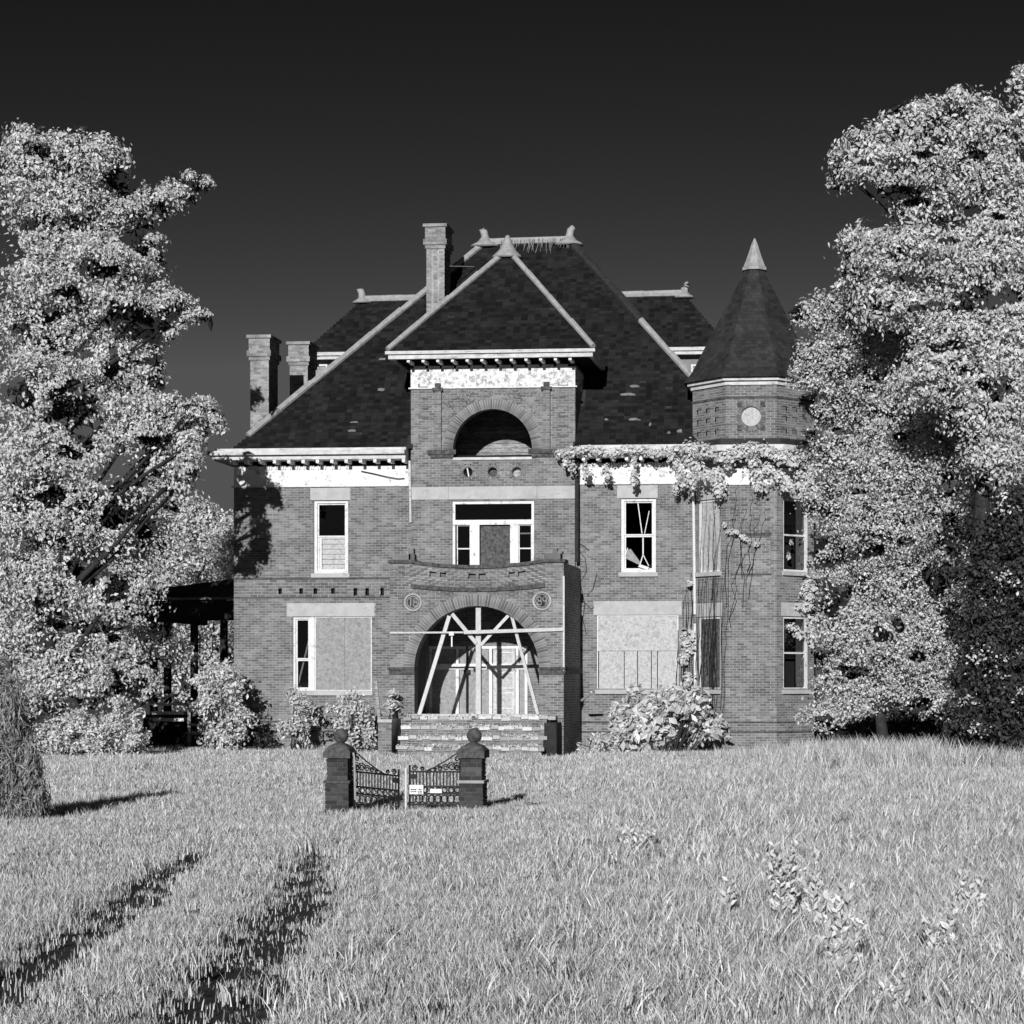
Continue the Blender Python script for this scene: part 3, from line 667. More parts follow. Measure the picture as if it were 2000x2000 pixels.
# side pavilions: hipped dormers on the left and right slopes
sy0, sy1 = 9.0, 12.6; sz = Z(690, 640, sy0); sx0, sx1 = X(590, sy0), X(1425, sy0); ins = (sy1-sy0)/2-.05; srz = Z(586, 760, sy0+ins)
A, B, C, D, E3, F3 = hip_roof(sx0, sx1, sy0, sy1, sz, srz-sz, (ins, ins, ins), 'flr')
cap(E3, F3, wd=.26); finial(E3-UP*.1, -1, .5, .36); finial(F3-UP*.1, 1, .5, .36)
m = MB(); m.box(sx0, sx1, sy0-.06, sy0+.1, sz-.22, sz-.1); m.box(sx0-.08, sx1+.08, sy0-.14, sy0+.1, sz-.098, sz+.02); m.box(sx0, sx1, sy0+.1, sy1, sz-.1, sz-.02); m.build('eaves', 'fascia', house)
m = MB(); m.box(sx0+.4, sx1-.4, sy0+.35, sy1-.3, EAVE+.5, sz-.1); m.build('dormer_wall', 'brick', house)
for p0, p1 in ((612, 640), (1350, 1372)):
    q = rect(p0, p1, 712, 790, sy0+.3); m = MB(); frame(m, q, sy0+.3, .06, .1); wd = m.build('window', 'paint', house); MB().box(q[0]+.05, q[1]-.05, sy0+.3, sy0+.32, q[2], q[3]).build('board', 'ply', wd)
# patches where slates have slipped and the boards show
r5 = random.Random(3)
def patch(px, py, wpx, hpx):
    s = py; # depth on main front slope by pixel ray
    k = (rzt-EZ)/(ry-ey0); du, dv = (px-CX)/FPX, (CY-py)/FPX; cy_ = CA+du*SA
    t = (EZ-EYE+k*(-DIST-ey0))/(dv-k*cy_)
    c = Vector((t*(-SA+du*CA), -DIST+t*cy_, EYE+t*dv)); sc = t/FPX
    sd = Vector((0, 1, k)).normalized(); n = Vector((0, -k, 1)).normalized(); poly = []
    for i in range(9):
        a = math.pi*2*i/9; rr = r5.uniform(.6, 1.1); poly.append(c+n*.035+RT*math.cos(a)*wpx*.5*sc*rr+sd*max(-.35, math.sin(a))*hpx*.65*sc*rr)
    MB().prism(poly, n, .015).build('bare_patch', 'lath', house)
for q in ((745,764,18,11),(747,704,16,7),(692,827,18,5),(688,844,18,7),(1240,757,20,12),(1228,773,34,9),(1240,822,26,8),(1185,822,9,8),(1327,845,13,12),(1306,848,8,8),(1340,862,8,8),(1270,832,5,12)): patch(*q)

# ---- chimneys
def chimney(px0, px1, Y0, dep, ytop, zbot, panels=False, name='chimney'):
    x0, x1 = X(px0, Y0), X(px1, Y0); zt = Z(ytop, px0, Y0); w_ = x1-x0
    m = MB(); m.box(x0+.02, x1-.02, Y0+.02, Y0+dep-.02, zbot, zt-.05); ch = m.build('chimney', 'mortar', house)
    lst = []; mo = MB(); op = []
    if panels:
        for k in (.26, .6): op.append(('r', w_*k, w_*(k+.1), zt-2.75-zbot, zt-.75-zbot))
    brick_face((x0, Y0, zbot), RT, FR, w_, zt-zbot-.8, op, lst, mo); brick_face((x1, Y0, zbot), Vector((0,1,0)), RT, dep, zt-zbot-.8, [], lst, mo, proud=.0015)
    for z0, z1, e in ((zt-.8, zt-.68, .04), (zt-.68, zt-.5, .09), (zt-.5, zt-.1, .04), (zt-.1, zt, .1)):
        brick_face((x0-e, Y0-e, z0), RT, FR, w_+2*e, z1-z0, [], lst, mo); brick_face((x1+e, Y0-e, z0), Vector((0,1,0)), RT, dep+2*e, z1-z0, [], lst, mo, proud=.0015)
        mo.box(x0-e+.002, x1+e-.002, Y0-e+.002, Y0+dep+e-.002, z0+.002, z1-.002)
    pieces_mesh('brickwork', lst, 'chbrick', ch); mo.build('mortar', 'mortar', ch)
    m = MB(); m.box(x0+.1, x1-.1, Y0+.15, Y0+dep-.15, zt-.02, zt+.012); m.build('flue', 'inside', ch)
chimney(489, 525, 1.6, 1.0, 655, 8.6); chimney(566, 601, 5.2, 1.0, 668, 8.6); chimney(833, 868, 2.9, .95, 438, 12.6, True)
m = MB(); m.tube([at(868, 520, 3.4), at(925, 521, 5.2)], .02, 5); m.build('stay_rod', 'metal', house)

# ---- tower
def tface(deg):
    n = Vector((math.cos(R(deg)), math.sin(R(deg)), 0)); ux = Vector((-n.y, n.x, 0)); return TC+n*TA-ux*TL/2, ux, n
YT = -1.1; zt_ = lambda py: Z(py, 1467, YT)
TWT = zt_(742)                                       # wall head under the tower eaves
tz = {k: (zt_(a), zt_(b)) for k, (a, b) in dict(w2=(1115, 972), l2=(972, 947), w1=(1347, 1203), l1=(1203, 1176)).items()}
TCH = TWT/max(1, int(round(TWT/.076)))
front_pan = []
for i in range(4):
    for j in range(4):
        u = TL*(.10+.225*i); z = round(zt_(972+22*j)/TCH)*TCH; front_pan.append(('r', u, u+.16, z-TCH, z))
side_pan = []
for i in range(3):
    for j in range(3):
        u = TL*(.14+.27*i); z = round(zt_(790+22*j)/TCH)*TCH; side_pan.append(('r', u, u+.2, z-2*TCH, z))
zoc = zt_(813); orad = .43
for deg in (-135, -90, -45, 0, 180):
    o_, ux, n = tface(deg); op = []
    if deg in (-135, -45): op = [('r', .26, 1.30, tz[k][0], tz[k][1]) for k in ('w2', 'w1')]+[('r', .18, 1.38, tz[k][0], tz[k][1]) for k in ('l2', 'l1')]+side_pan
    if deg == -90: op = front_pan+[('c', TL/2, zoc, orad), ('r', TL*.12, TL*.88, zt_(1120), zt_(1046))]
    brick_face(o_, ux, n, TL, TWT, op, bricks, mortar, proud=.010 if deg == -90 else .003)
    if deg in (-135, -45, -90):
        for q in op:
            if q[0] == 'r' and q[2]-q[1] < .25: c_ = o_+ux*(q[1]+q[2])/2+UP*(q[3]+q[4])/2-n*.055; MB().obox(c_, ux, UP, n, (q[2]-q[1])/2+.004, (q[4]-q[3])/2+.004, .01).build('recessed_panel', 'brick', house)
    if deg == -90:
        c_ = o_+ux*TL/2+UP*zoc; lst = []
        for i in range(30):
            t = 2*math.pi*i/30; e = ux*math.cos(t)+UP*math.sin(t); tg = ux*-math.sin(t)+UP*math.cos(t)
            lst.append((c_+e*(orad-.06)+n*.02, tg, n, e, .07, .05, .15))
        bricks += lst
        MB().ring(c_, ux, UP, n, orad-.13, orad+.02, -.2, .012, 0, 2*math.pi, 32).build('oculus_ring', 'mortar', house)
        MB().ring(c_, ux, UP, n, .001, orad-.11, -.06, -.04, 0, 2*math.pi, 28).build('oculus_board', 'ply2', house)
        for t in (45, 135, 225, 315): MB().obox(c_+ux*math.cos(R(t))*orad*1.15+UP*math.sin(R(t))*orad*1.15+n*.03, ux, UP, n, .07, .07, .02).build('oculus_key', 'darkstone', house)
        q0, q1 = zt_(1120), zt_(1046); m = MB(); brick_face(o_+ux*TL*.12+UP*q0-n*.055, ux, n, TL*.76, q1-q0, [], bricks, mortar)
        MB().obox(o_+ux*TL/2+UP*(q1+.04)+n*.015, ux, UP, n, TL*.4, .04, .015).build('panel_moulding', 'darkstone', house); MB().obox(o_+ux*TL/2+UP*(q0-.03)+n*.01, ux, UP, n, TL*.4, .025, .01).build('panel_moulding', 'darkstone', house)
    if deg in (-135, -45):
        for k in ('w2', 'w1'):
            z0, z1 = tz[k]; l0, l1 = tz['l'+k[1]]
            MB().obox(o_+ux*.78+UP*(l0+l1)/2-n*.08, ux, UP, n, .597, (l1-l0)/2-.003, .1).build('lintel', 'stone', house)
            MB().obox(o_+ux*.78+UP*(z0-.065)-n*.05, ux, UP, n, .57, .062, .14).build('sill', 'stone', house)
            m = MB()
            for s in (-1, 1): m.obox(o_+ux*(.78+s*.485)+UP*(z0+z1)/2-n*.1, ux, UP, n, .035, (z1-z0)/2, .06)
            m.obox(o_+ux*.78+UP*(z1-.035)-n*.1, ux, UP, n, .45, .035, .055); m.obox(o_+ux*.78+UP*(z0+.03)-n*.1, ux, UP, n, .45, .03, .055)
            if deg == -45: m.obox(o_+ux*.78+UP*(z0+z1)/2-n*.11, ux, UP, n, .45, .025, .04)
            wd = m.build('window', 'paint', house, label=('boarded' if deg == -135 else 'broken dark')+' tower window on the '+('upper' if k == 'w2' else 'lower')+' floor')
            m = MB()
            for s in (-1, 1): m.obox(o_+ux*(.78+s*.535)+UP*(z0+z1)/2-n*.15, ux, UP, n, .012, (z1-z0)/2, .15)
            m.build('reveal', 'brick', house)
            if deg == -135: MB().obox(o_+ux*.78+UP*(z0+z1)/2-n*.09, ux, UP, n, .45, (z1-z0)/2-.06, .01).build('plywood_sheet', 'ply2' if k == 'w2' else 'ply3', wd)
            else:
                MB().obox(o_+ux*.78+UP*((z0+z1)/2+(z1-z0)*.25)-n*.11, ux, UP, n, .45, (z1-z0)*.22, .004).build('pane', 'glass', wd)
                m = MB(); b0 = o_+ux*.95+UP*(z0+.1)-n*.12; m.prism([b0, b0+ux*.28, b0+ux*.28+UP*.9, b0+ux*.02+UP*.5], n, .005); m.build('torn_board', 'ply3', wd)
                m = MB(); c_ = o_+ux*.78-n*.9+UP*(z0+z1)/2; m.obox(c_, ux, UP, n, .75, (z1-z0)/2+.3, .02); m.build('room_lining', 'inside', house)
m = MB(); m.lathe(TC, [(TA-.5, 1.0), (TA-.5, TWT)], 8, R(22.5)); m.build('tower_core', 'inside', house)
def oct_band(name, z0, z1, e, mk):
    rr = (TA+e)/math.cos(R(22.5)); return MB().lathe((TC.x, TC.y, 0), [(rr, z0), (rr, z1)], 8, R(22.5)).build(name, mk, house)
def oct_ring(name, z0, z1, e, mk, e0=-.05):
    r0, r1 = (TA+e0)/math.cos(R(22.5)), (TA+e)/math.cos(R(22.5)); m = MB()
    for i in range(8):
        a, b = R(22.5+45*i), R(67.5+45*i); q = []
        for rr in (r0, r1):
            for zz in (z0, z1):
                for t in (a, b): q.append((TC.x+rr*math.cos(t), TC.y+rr*math.sin(t), zz))
        m.add(q, [(4,5,7,6),(0,2,3,1),(2,6,7,3),(0,1,5,4)])
    return m.build(name, mk, house)
for y0, y1 in ((1409, 1412), (1428, 1431)): oct_ring('water_table', zt_(y1), zt_(y0), .035, 'darkstone')
oct_ring('string_course', zt_(778), zt_(774), .03, 'darkstone')
oct_ring('frieze', zt_(945)+.03, zt_(914), .015, 'peel'); oct_ring('frieze_moulding', zt_(947), zt_(945)+.03, .05, 'paint')
tc_ = oct_ring('cornice', zt_(893), zt_(884), .42, 'fascia'); oct_ring('cornice', zt_(884)+.002, zt_(872), .55, 'fascia')
oct_ring('cornice_weathering', zt_(872)+.002, zt_(858), .3, 'rustmetal')
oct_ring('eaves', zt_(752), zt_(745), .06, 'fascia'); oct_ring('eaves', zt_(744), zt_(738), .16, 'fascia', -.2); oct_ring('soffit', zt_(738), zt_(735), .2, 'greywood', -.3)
# tower roof: octagonal spire with a flared foot
tzr0, tzr1 = zt_(738), Z(522, 1480, TC.y); tr0, tr1 = (TA+.26), .22; tsl = []
flz = tzr0+.32; flr = TA+.02
m = MB(); k8 = 1/math.cos(R(22.5)); m.lathe((TC.x, TC.y, 0), [(tr0*k8, tzr0), (flr*k8-.02, flz), (tr1*k8-.02, tzr1)], 8, R(22.5)); m.build('spire_deck', 'rustmetal', house)
for deg in (-135, -90, -45, 0, 180):
    n = Vector((math.cos(R(deg)), math.sin(R(deg)), 0)); ux = Vector((-n.y, n.x, 0)); t8 = math.tan(R(22.5))
    for (ra, za, rb, zb) in ((tr0, tzr0, flr, flz), (flr, flz, tr1, tzr1)):
        e0 = TC+n*ra+UP*za; sd = (n*(rb-ra)+UP*(zb-za)); h = sd.length; sd = sd/h; nn = ux.cross(sd).normalized()
        slate_plane(e0, ux, sd, nn, h, lambda s, ra=ra, rb=rb, h=h: (-(ra+(rb-ra)*s/h)*t8, (ra+(rb-ra)*s/h)*t8), 'tslate', exp=.12, wdt=.17, out=tsl)
pieces_mesh('spire_slates', tsl, 'tslate', house)
m = MB(); m.lathe((TC.x, TC.y, 0), [(.40, tzr1-.12), (.40, tzr1-.03), (.36, tzr1), (.22, tzr1+.35), (.10, tzr1+.72), (.035, tzr1+.86), (.01, tzr1+.9)], 8, R(22.5)); m.build('finial', 'metal', house)
# ---- downpipes
m = MB(); m.tube([at(1127, 900, -.3), at(1127, 1000, -.3), at(1127, 1098, -.3)], .055, 8); m.build('downpipe', 'rustmetal', house)
m = MB(); m.tube([at(1354, 935, -.12), at(1356, 1100, -.12), at(1357, 1200, -.12)], .045, 8); m.tube([at(1357, 1218, -.12), at(1358, 1352, -.12)], .045, 8); m.build('downpipe', 'paint', house)
m = MB(); m.tube([at(800, 900, -.2), at(801, 960, -.2), at(802, 1020, -.2)], .04, 8); m.build('downpipe', 'fascia', house)

# ================================================================== ENTRANCE PORCH (part of the mansion)
YQ = -3.5; PX0, PX1 = X(762, YQ), X(1101, YQ); zq = lambda py, px=931: Z(py, px, YQ)
BX, BZ, BR, BRO = X(931, YQ), zq(1307), 125*(DIST+YQ)/FPX, 148*(DIST+YQ)/FPX
PTOP = zq(1099); PFL = zq(1398)
WP = PX1-PX0
def sag(u, z):                                       # the parapet sags over the failing arch
    t = max(-1, min(1, (u-WP/2)/(WP*.40))); k = min(1, max(0, (z-(BZ+BRO-.1))/(PTOP-.35-BZ-BRO)))
    return -.17*(1-t*t)*k
marks = []
for p0, p1 in ((839,852),(859,872),(915,929),(935,949),(993,1006),(1012,1026)): marks.append(('r', X(p0,YQ)-PX0, X(p1,YQ)-PX0, zq(1122), zq(1107)))
MED = [(X(807, YQ), zq(1176), .27), (X(1059, YQ), zq(1174), .28)]
pb = []
brick_face((PX0, YQ, 0), RT, FR, WP, PTOP, [('a', BX-PX0, BZ, BRO), ('r', BX-BR-PX0, BX+BR-PX0, 0, BZ)]+marks+[('c', x-PX0, z, r) for x, z, r in MED], pb, mortar, warp=sag)
porch = MB(); porch.box(PX0+.02, BX-BR, YQ+.02, YQ+.45, 0, BZ); porch.box(BX+BR, PX1-.02, YQ+.02, YQ+.45, 0, BZ); porch = porch.build('entrance_porch', 'brick', house, label='brick entrance porch with wide arch and sagging parapet')
m = MB()                                             # wall above the arch, built as segments round the curve (back face and soffit)
N = 28
for i in range(N):
    a0, a1 = math.pi*i/N, math.pi*(i+1)/N
    p, q = Vector((BX+BR*math.cos(a0), 0, BZ+BR*math.sin(a0))), Vector((BX+BR*math.cos(a1), 0, BZ+BR*math.sin(a1)))
    zt = PTOP-.16
    v = [(p.x, YQ+.02, p.z), (q.x, YQ+.02, q.z), (q.x, YQ+.45, q.z), (p.x, YQ+.45, p.z), (p.x, YQ+.02, zt), (q.x, YQ+.02, zt), (q.x, YQ+.45, zt), (p.x, YQ+.45, zt)]
    m.add(v, [(0,1,2,3), (7,6,5,4), (3,2,6,7)])
m.box(PX0+.02, BX-BR, YQ+.02, YQ+.45, BZ, PTOP-.17); m.box(BX+BR, PX1-.02, YQ+.02, YQ+.45, BZ, PTOP-.17)
m.build('arch_backing', 'brick', porch)
voussoirs(BX, BZ, BR, BRO, YQ, 76)
m = MB(); m.ring((BX, YQ, BZ), RT, UP, FR, BR+.004, BRO+.012, -.04, .008, 0, math.pi, 48); m.build('arch_ring', 'mortar', porch)
# sides of the porch
brick_face((PX1, YQ, 0), Vector((0,1,0)), RT, -YQ, PTOP, [], pb, mortar, proud=.0015)
MB().box(PX1+.001, PX1+.06, YQ-.02, -.02, BZ-.1, BZ+.04).build('side_ledge', 'darkstone', house)
brick_face((PX0, 0, 0), Vector((0,-1,0)), Vector((-1,0,0)), -YQ, PTOP, [('r', .55, -YQ-.75, 1.2, 3.8)], pb, mortar)
for x in (PX0+.02, PX1-.42): MB().box(x, x+.4, YQ+.45, YQ+.75, 0, PTOP-.02).box(x, x+.4, -.55, -.16, 0, PTOP-.02).box(x, x+.4, YQ+.75, -.55, 3.8, PTOP-.02).box(x, x+.4, YQ+.75, -.55, 0, 1.2).build('side_wall', 'brick', porch)
m = MB(); m.box(PX0+.42, PX1-.42, YQ+.45, -.16, PTOP-.75, PTOP-.6); m.build('porch_ceiling', 'greywood', porch)
m = MB(); m.box(PX0+.42, PX1-.42, YQ+.02, -.16, 0, PFL); m.build('porch_floor', 'stone', porch)
# sagging coping and string
def sag_band(name, mk, x0, x1, z0, z1, y0, y1, seg=14):
    m = MB(); n = seg; k = []
    for i in range(n+1):
        x = x0+(x1-x0)*i/n; s = sag(x-PX0, PTOP)*(1 if z1 > PTOP-.1 else .75); k.append((x, s))
    for (xa, sa), (xb, sb) in zip(k[:-1], k[1:]):
        d = rng.uniform(-.006, .006)
        m.add([(xa,y0,z0+sa+d),(xb-.004,y0,z0+sb+d),(xb-.004,y1,z0+sb+d),(xa,y1,z0+sa+d),(xa,y0,z1+sa+d),(xb-.004,y0,z1+sb+d),(xb-.004,y1,z1+sb+d),(xa,y1,z1+sa+d)],
              [(0,3,2,1),(4,5,6,7),(0,1,5,4),(1,2,6,5),(2,3,7,6),(3,0,4,7)])
    return m.build(name, mk, porch)
sag_band('coping', 'darkstone', PX0+.75, PX1-.6, PTOP, PTOP+.10, YQ-.07, YQ+.5)
sag_band('string_course', 'darkstone', X(803, YQ), X(1065, YQ), zq(1147), zq(1139), YQ-.07, YQ+.02)
for x0, x1 in ((PX0-.05, PX0+.76), (PX1-.6, PX1+.05)): MB().box(x0, x1, YQ-.08, YQ+.6, PTOP, PTOP+.09).build('coping', 'darkstone', porch)
m = MB(); m.box(PX0+.1, PX0+.55, YQ, YQ+.45, PTOP+.09, PTOP+.26); m.box(PX0+.52, PX0+.68, YQ+.06, YQ+.3, PTOP+.27, PTOP+.43); m.box(PX0+.60, PX0+.72, YQ+.02, YQ+.3, PTOP+.09, PTOP+.262); m.build('broken_pier_stub', 'brick', porch)
m = MB(); m.box(PX1-.58, PX1-.1, YQ, YQ+.45, PTOP+.09, PTOP+.26); m.box(PX1-.33, PX1-.2, YQ+.05, YQ+.3, PTOP+.26, PTOP+.4); m.box(PX1-.2, PX1-.06, YQ+.1, YQ+.4, PTOP+.261, PTOP+.33); m.build('broken_pier_stub', 'brick', porch)
for q in marks: MB().box(PX0+q[1]-.005, PX0+q[2]+.005, YQ+.13, YQ+.15, q[3]-.3, q[4]+.05).build('recessed_panel', 'brick', porch)
for (x0, x1) in ((PX0-.06, BX-BR+.02), (BX+BR-.02, PX1+.06)):
    m = MB(); m.box(x0, x1, YQ-.09, YQ+.3, BZ-.02, BZ+.06); m.box(x0+.03, x1-.03, YQ-.05, YQ+.3, BZ-.16, BZ-.02); m.build('impost', 'darkstone', porch)
# date medallions: 18 and 89
def glyph(m, ch, cx, cz, h, Y):
    w_ = h*.5; a = .028
    def arc(x, z, rx, rz, t0, t1, n=12):
        pts = [Vector((x+rx*math.cos(R(t0+(t1-t0)*i/n)), Y, z+rz*math.sin(R(t0+(t1-t0)*i/n)))) for i in range(n+1)]; m.tube(pts, a*.55, 5)
    if ch == '1': m.tube([(cx-.03, Y, cz+h*.38), (cx+.01, Y, cz+h*.5), (cx+.01, Y, cz-h*.5)], a*.55, 5)
    if ch == '8': arc(cx, cz+h*.24, w_*.42, h*.25, 0, 360); arc(cx, cz-h*.25, w_*.5, h*.25, 0, 360)
    if ch == '9': arc(cx, cz+h*.22, w_*.45, h*.27, 0, 360); arc(cx-w_*.02, cz+h*.1, w_*.47, h*.6, 10, -80)
for (x, z, r), tx in zip(MED, ('18', '89')):
    m = MB(); m.ring((x, YQ, z), RT, UP, FR, .001, r, -.06, .012, 0, 2*math.pi, 28); md = m.build('medallion', 'oldbrick', porch, label='round date medallion reading '+tx)
    m = MB(); m.ring((x, YQ, z), RT, UP, FR, r-.06, r, .0, .05, 0, 2*math.pi, 28); m.ring((x, YQ, z), RT, UP, FR, r-.105, r-.085, .0, .03, 0, 2*math.pi, 28)
    for k, ch in enumerate(tx): glyph(m, ch, x-.075+.15*k, z, .24, YQ-.03)
    m.build('medallion_relief', 'mortar', porch)
# steps between cheek walls
STX0, STX1 = X(783, -4.4), X(1062, -4.4); nst = 4
for i in range(nst):
    zt = PFL-.03-(PFL-.06)*i/nst; y0 = YQ-.02-.32*(i+1)
    m = MB(); m.box(STX0, STX1, y0+.005, y0+.34, 0, zt-.05); m.build('step_riser', 'mortar', porch); brick_face((STX0, y0, max(0, zt-.3)), RT, FR, STX1-STX0, min(.27, zt-.04), [], bricks, mortar)
    x = STX0-.05
    while x < STX1+.05:
        w_ = rng.uniform(.16, .34)
        if rng.random() > .06: piece('tread_brick', 'stepstone', porch, Vector((x+w_/2, y0+.14+rng.uniform(-.03, .02), zt-.025+rng.uniform(-.03, .03))), (Vector((1, rng.uniform(-.08,.08), rng.uniform(-.08,.08)))).normalized(), FR, UP, w_-.012, .36, .105)
        x += w_
SW = thing('step_weeds', ((STX0+STX1)/2, YQ-.8, .1), 'straggling weeds growing along the worn porch steps', 'weeds'); rs = np.random.default_rng(8); pts = []
for i in range(nst):
    zt = PFL-.03-(PFL-.06)*i/nst; k = 330; xx = rs.uniform(STX0, STX1, k); g = patch_noise(xx*1.7+i*3, xx*0+i) > -.25; xx = xx[g]; pts.append(np.stack([xx, np.full(len(xx), YQ-.36-.32*i)+rs.normal(0, .05, len(xx)), zt+rs.uniform(-.02, .09, len(xx))], 1))
pts = np.concatenate(pts); leaves('foliage', pts, np.tile([0., -.7, .5], (len(pts), 1)), .075, 'leaf_mid', SW, 8, .45, -.3, kind='stuff', spread=.6)
MB().box(X(808, YQ), X(1052, YQ), YQ-.1, YQ+.3, PFL-.04, PFL+.05).build('threshold', 'timber', porch)
MB().box(X(745, -4.2), X(771, -4.2), -4.6, YQ-.01, 0, Z(1408, 757, -4.6)).build('cheek_wall', 'mortar', porch); brick_face((X(745, -4.2), -4.601, 0), RT, FR, X(771, -4.2)-X(745, -4.2), Z(1411, 757, -4.6), [], bricks, mortar)
MB().box(X(744, -4.2), X(772, -4.2), -4.63, YQ-.01, Z(1411, 757, -4.6), Z(1405, 757, -4.6)).build('cheek_coping', 'stone', porch)
MB().box(X(1066, -4.2), X(1090, -4.2), -4.5, YQ-.01, 0, Z(1412, 1078, -4.5)).build('cheek_wall', 'greywood', porch)  # dark colour stands in for shade on the right of the steps
m = MB(); m.tube([at(1101, 1125, YQ-.03), at(1101, 1310, YQ-.03)], .03, 6); m.build('conduit', 'paint', porch)
# entrance door wall behind the arch
dy = YP+.05; a, b, c, d = DOOR
m = MB(); frame(m, DOOR, dy, .08, .12)
zt = Z(1302, 940, YP)
bar(m, a+.08, b-.08, zt-.09, zt+.09, dy, .14)
for px in (893, 958, 1010): x = X(px, YP); bar(m, x-.05, x+.05, c+.05, zt-.09, dy, .1); bar(m, x-.04, x+.04, zt+.09, d-.08, dy, .1)
dr = m.build('door_surround', 'peel', house, label='white door surround inside the porch')
for p0, p1, mk in ((843, 889, 'ply'), (897, 954, 'ply'), (962, 1006, 'ply2'), (1014, 1027, 'ply')):
    MB().box(X(p0,YP), X(p1,YP), dy-.01, dy+.02, c+.05, zt-.09).build('door_panel', mk, dr)
    MB().box(X(p0,YP), X(p1,YP), dy-.005, dy+.02, zt+.09, d-.08).build('transom_board', mk, dr)
m = MB(); x0, x1 = X(966,YP), X(1003,YP)
for k in range(4): z0 = c+.25+k*.62; frame(m, (x0, x1, z0, z0+.5), dy-.02, .03, .025)
m.build('door_moulding', 'paint', dr)
m = MB(); m.tube([at(912, 1262, YP-.1), at(912, 1392, YP-.1)], .03, 6); m.obox(at(912, 1312, YP-.1), RT, UP, FR, .09, .05, .05); m.build('pipe', 'iron', dr)
# bricks: the largest 300 in view are objects, the rest one mass
near = sorted(range(len(pb)), key=lambda i: (abs(pb[i][1].x) < .5, -pb[i][4], i))
take = 300-len(prio); chosen = [i for i in near[:900:max(1, 900//take)]][:take]; cs = set(chosen)
prio += [pb[i] for i in chosen]; bricks += [b for i, b in enumerate(pb) if i not in cs]
for q in prio: piece('brick', 'brick', house, *[q[k] for k in (0, 1, 2, 3, 4, 5, 6)])
pieces_mesh('brickwork', bricks, 'brick', house)
mortar.build('mortar_joints', 'mortar', house)
r6 = random.Random(4); r6.shuffle(gsl)
for q in gsl[:300]: piece('slate', 'slate', house, *q)
pieces_mesh('roof_slates', slates+gsl[300:], 'slate', house)

# ================================================================== SIDE VERANDA (part of the mansion)
v0, v1 = 2.5, 8.5; vx0, vx1 = X(268, v0), XL
zr1, zr0 = Z(1136, 455, v0), Z(1166, 275, v0)
ver = MB(); ver.add([(vx0,v0-.3,zr0),(vx1,v0-.3,zr1),(vx1,v1,zr1),(vx0,v1,zr0),(vx0,v0-.3,zr0+.16),(vx1,v0-.3,zr1+.16),(vx1,v1,zr1+.16),(vx0,v1,zr0+.16)], [(0,3,2,1),(4,5,6,7),(0,1,5,4),(1,2,6,5),(2,3,7,6),(3,0,4,7)])
ver = ver.build('side_veranda', 'greywood', house, label='dark wooden veranda against the left side wall')  # the tree shade over it is put into its dark colour
m = MB(); zb1, zb0 = zr0-.12, Z(1212, 350, v0); m.box(vx0+.2, vx1-.02, v0-.05, v0+.12, zb0, zb1); m.box(vx0+.2, vx0+.37, v0+.12, v1, zb0, zb1); m.build('beam', 'greywood', ver)
m = MB(); m.box(vx0+.1, vx1-.02, v0-.2, v0-.12, zr0-.1, zr0-.02); m.build('gutter', 'oldwood', ver)
for px in (300, 327, 379, 437): MB().box(X(px, v0)-.1, X(px, v0)+.1, v0-.08, v0+.12, 0, zb0).build('post', 'greywood', ver)
m = MB(); m.box(vx0+.2, vx1, v0-.1, v1, .95, 1.1); m.build('deck', 'greywood', ver)
m = MB(); m.box(vx0+.2, vx1, v0+.02, v0+.06, 0, .95); m.build('skirt', 'greywood', ver)
for i, (p0, p1, py) in enumerate(((298, 342, 1358), (303, 366, 1375), (303, 368, 1392), (312, 372, 1405))):
    MB().box(X(p0, v0-.6), X(p1, v0-.6), v0-.6-.22*i, v0-.3-.22*i, Z(py+3, 330, v0-.6), Z(py-3, 330, v0-.6)).build('step', 'paint', ver)
MB().box(X(367, v0-1.3), X(373, v0-1.3), v0-1.35, v0-1.25, 0, Z(1360, 370, v0-1.3)).build('step_post', 'oldwood', ver)

# ================================================================== SHORING TIMBERS under the porch arch
def timber(name, p0, p1, wd, th, label, group='timbers shoring up the porch arch', up=(0,1,0)):
    p0, p1 = Vector(p0), Vector(p1); b = p0 if p0.z < p1.z else p1
    m = MB(); m.beam(p0, p1, wd, th, up); o = m.build(name, 'timber', None, b)
    return tag(o, label, 'timber', group)
ys = YQ+.22
timber('shoring_post', (X(935, ys), ys, PFL+.05), (X(935, ys), ys, BZ+BR-.02), .15, .15, 'upright timber post in the middle of the porch arch')
timber('shoring_prop', at(817, 1401, ys-.12)-UP*.02, at(878, 1203, ys-.12), .11, .1, 'leaning timber prop in the left half of the porch arch')
timber('shoring_prop', at(1052, 1398, ys-.12)-UP*.02, at(1000, 1204, ys-.12), .09, .09, 'leaning timber prop in the right half of the porch arch')
timber('shoring_brace', at(931, 1257, ys-.1), at(883, 1199, ys-.1), .11, .05, 'short diagonal brace left of the middle post')
timber('shoring_brace', at(939, 1260, ys-.1), at(995, 1200, ys-.1), .09, .05, 'short diagonal brace right of the middle post')
timber('tie_board', at(906, 1235, YQ-.06), at(1101, 1229, YQ-.06), .10, .05, 'bright horizontal board across the right of the porch arch')
timber('tie_rod', at(762, 1236, YQ-.05), at(905, 1235, YQ-.05), .05, .04, 'thin pale rod across the left of the porch arch')
m = MB(); m.obox(at(882, 1238, YQ-.12), RT, UP, FR, .07, .05, .03); m.obox(at(882.5, 1253, YQ-.12), RT, UP, FR, .02, .15, .015); o = m.build('lamp_bracket', 'white', None, at(882, 1238, YQ)); tag(o, 'small white bracket hanging from the thin rod', 'bracket')
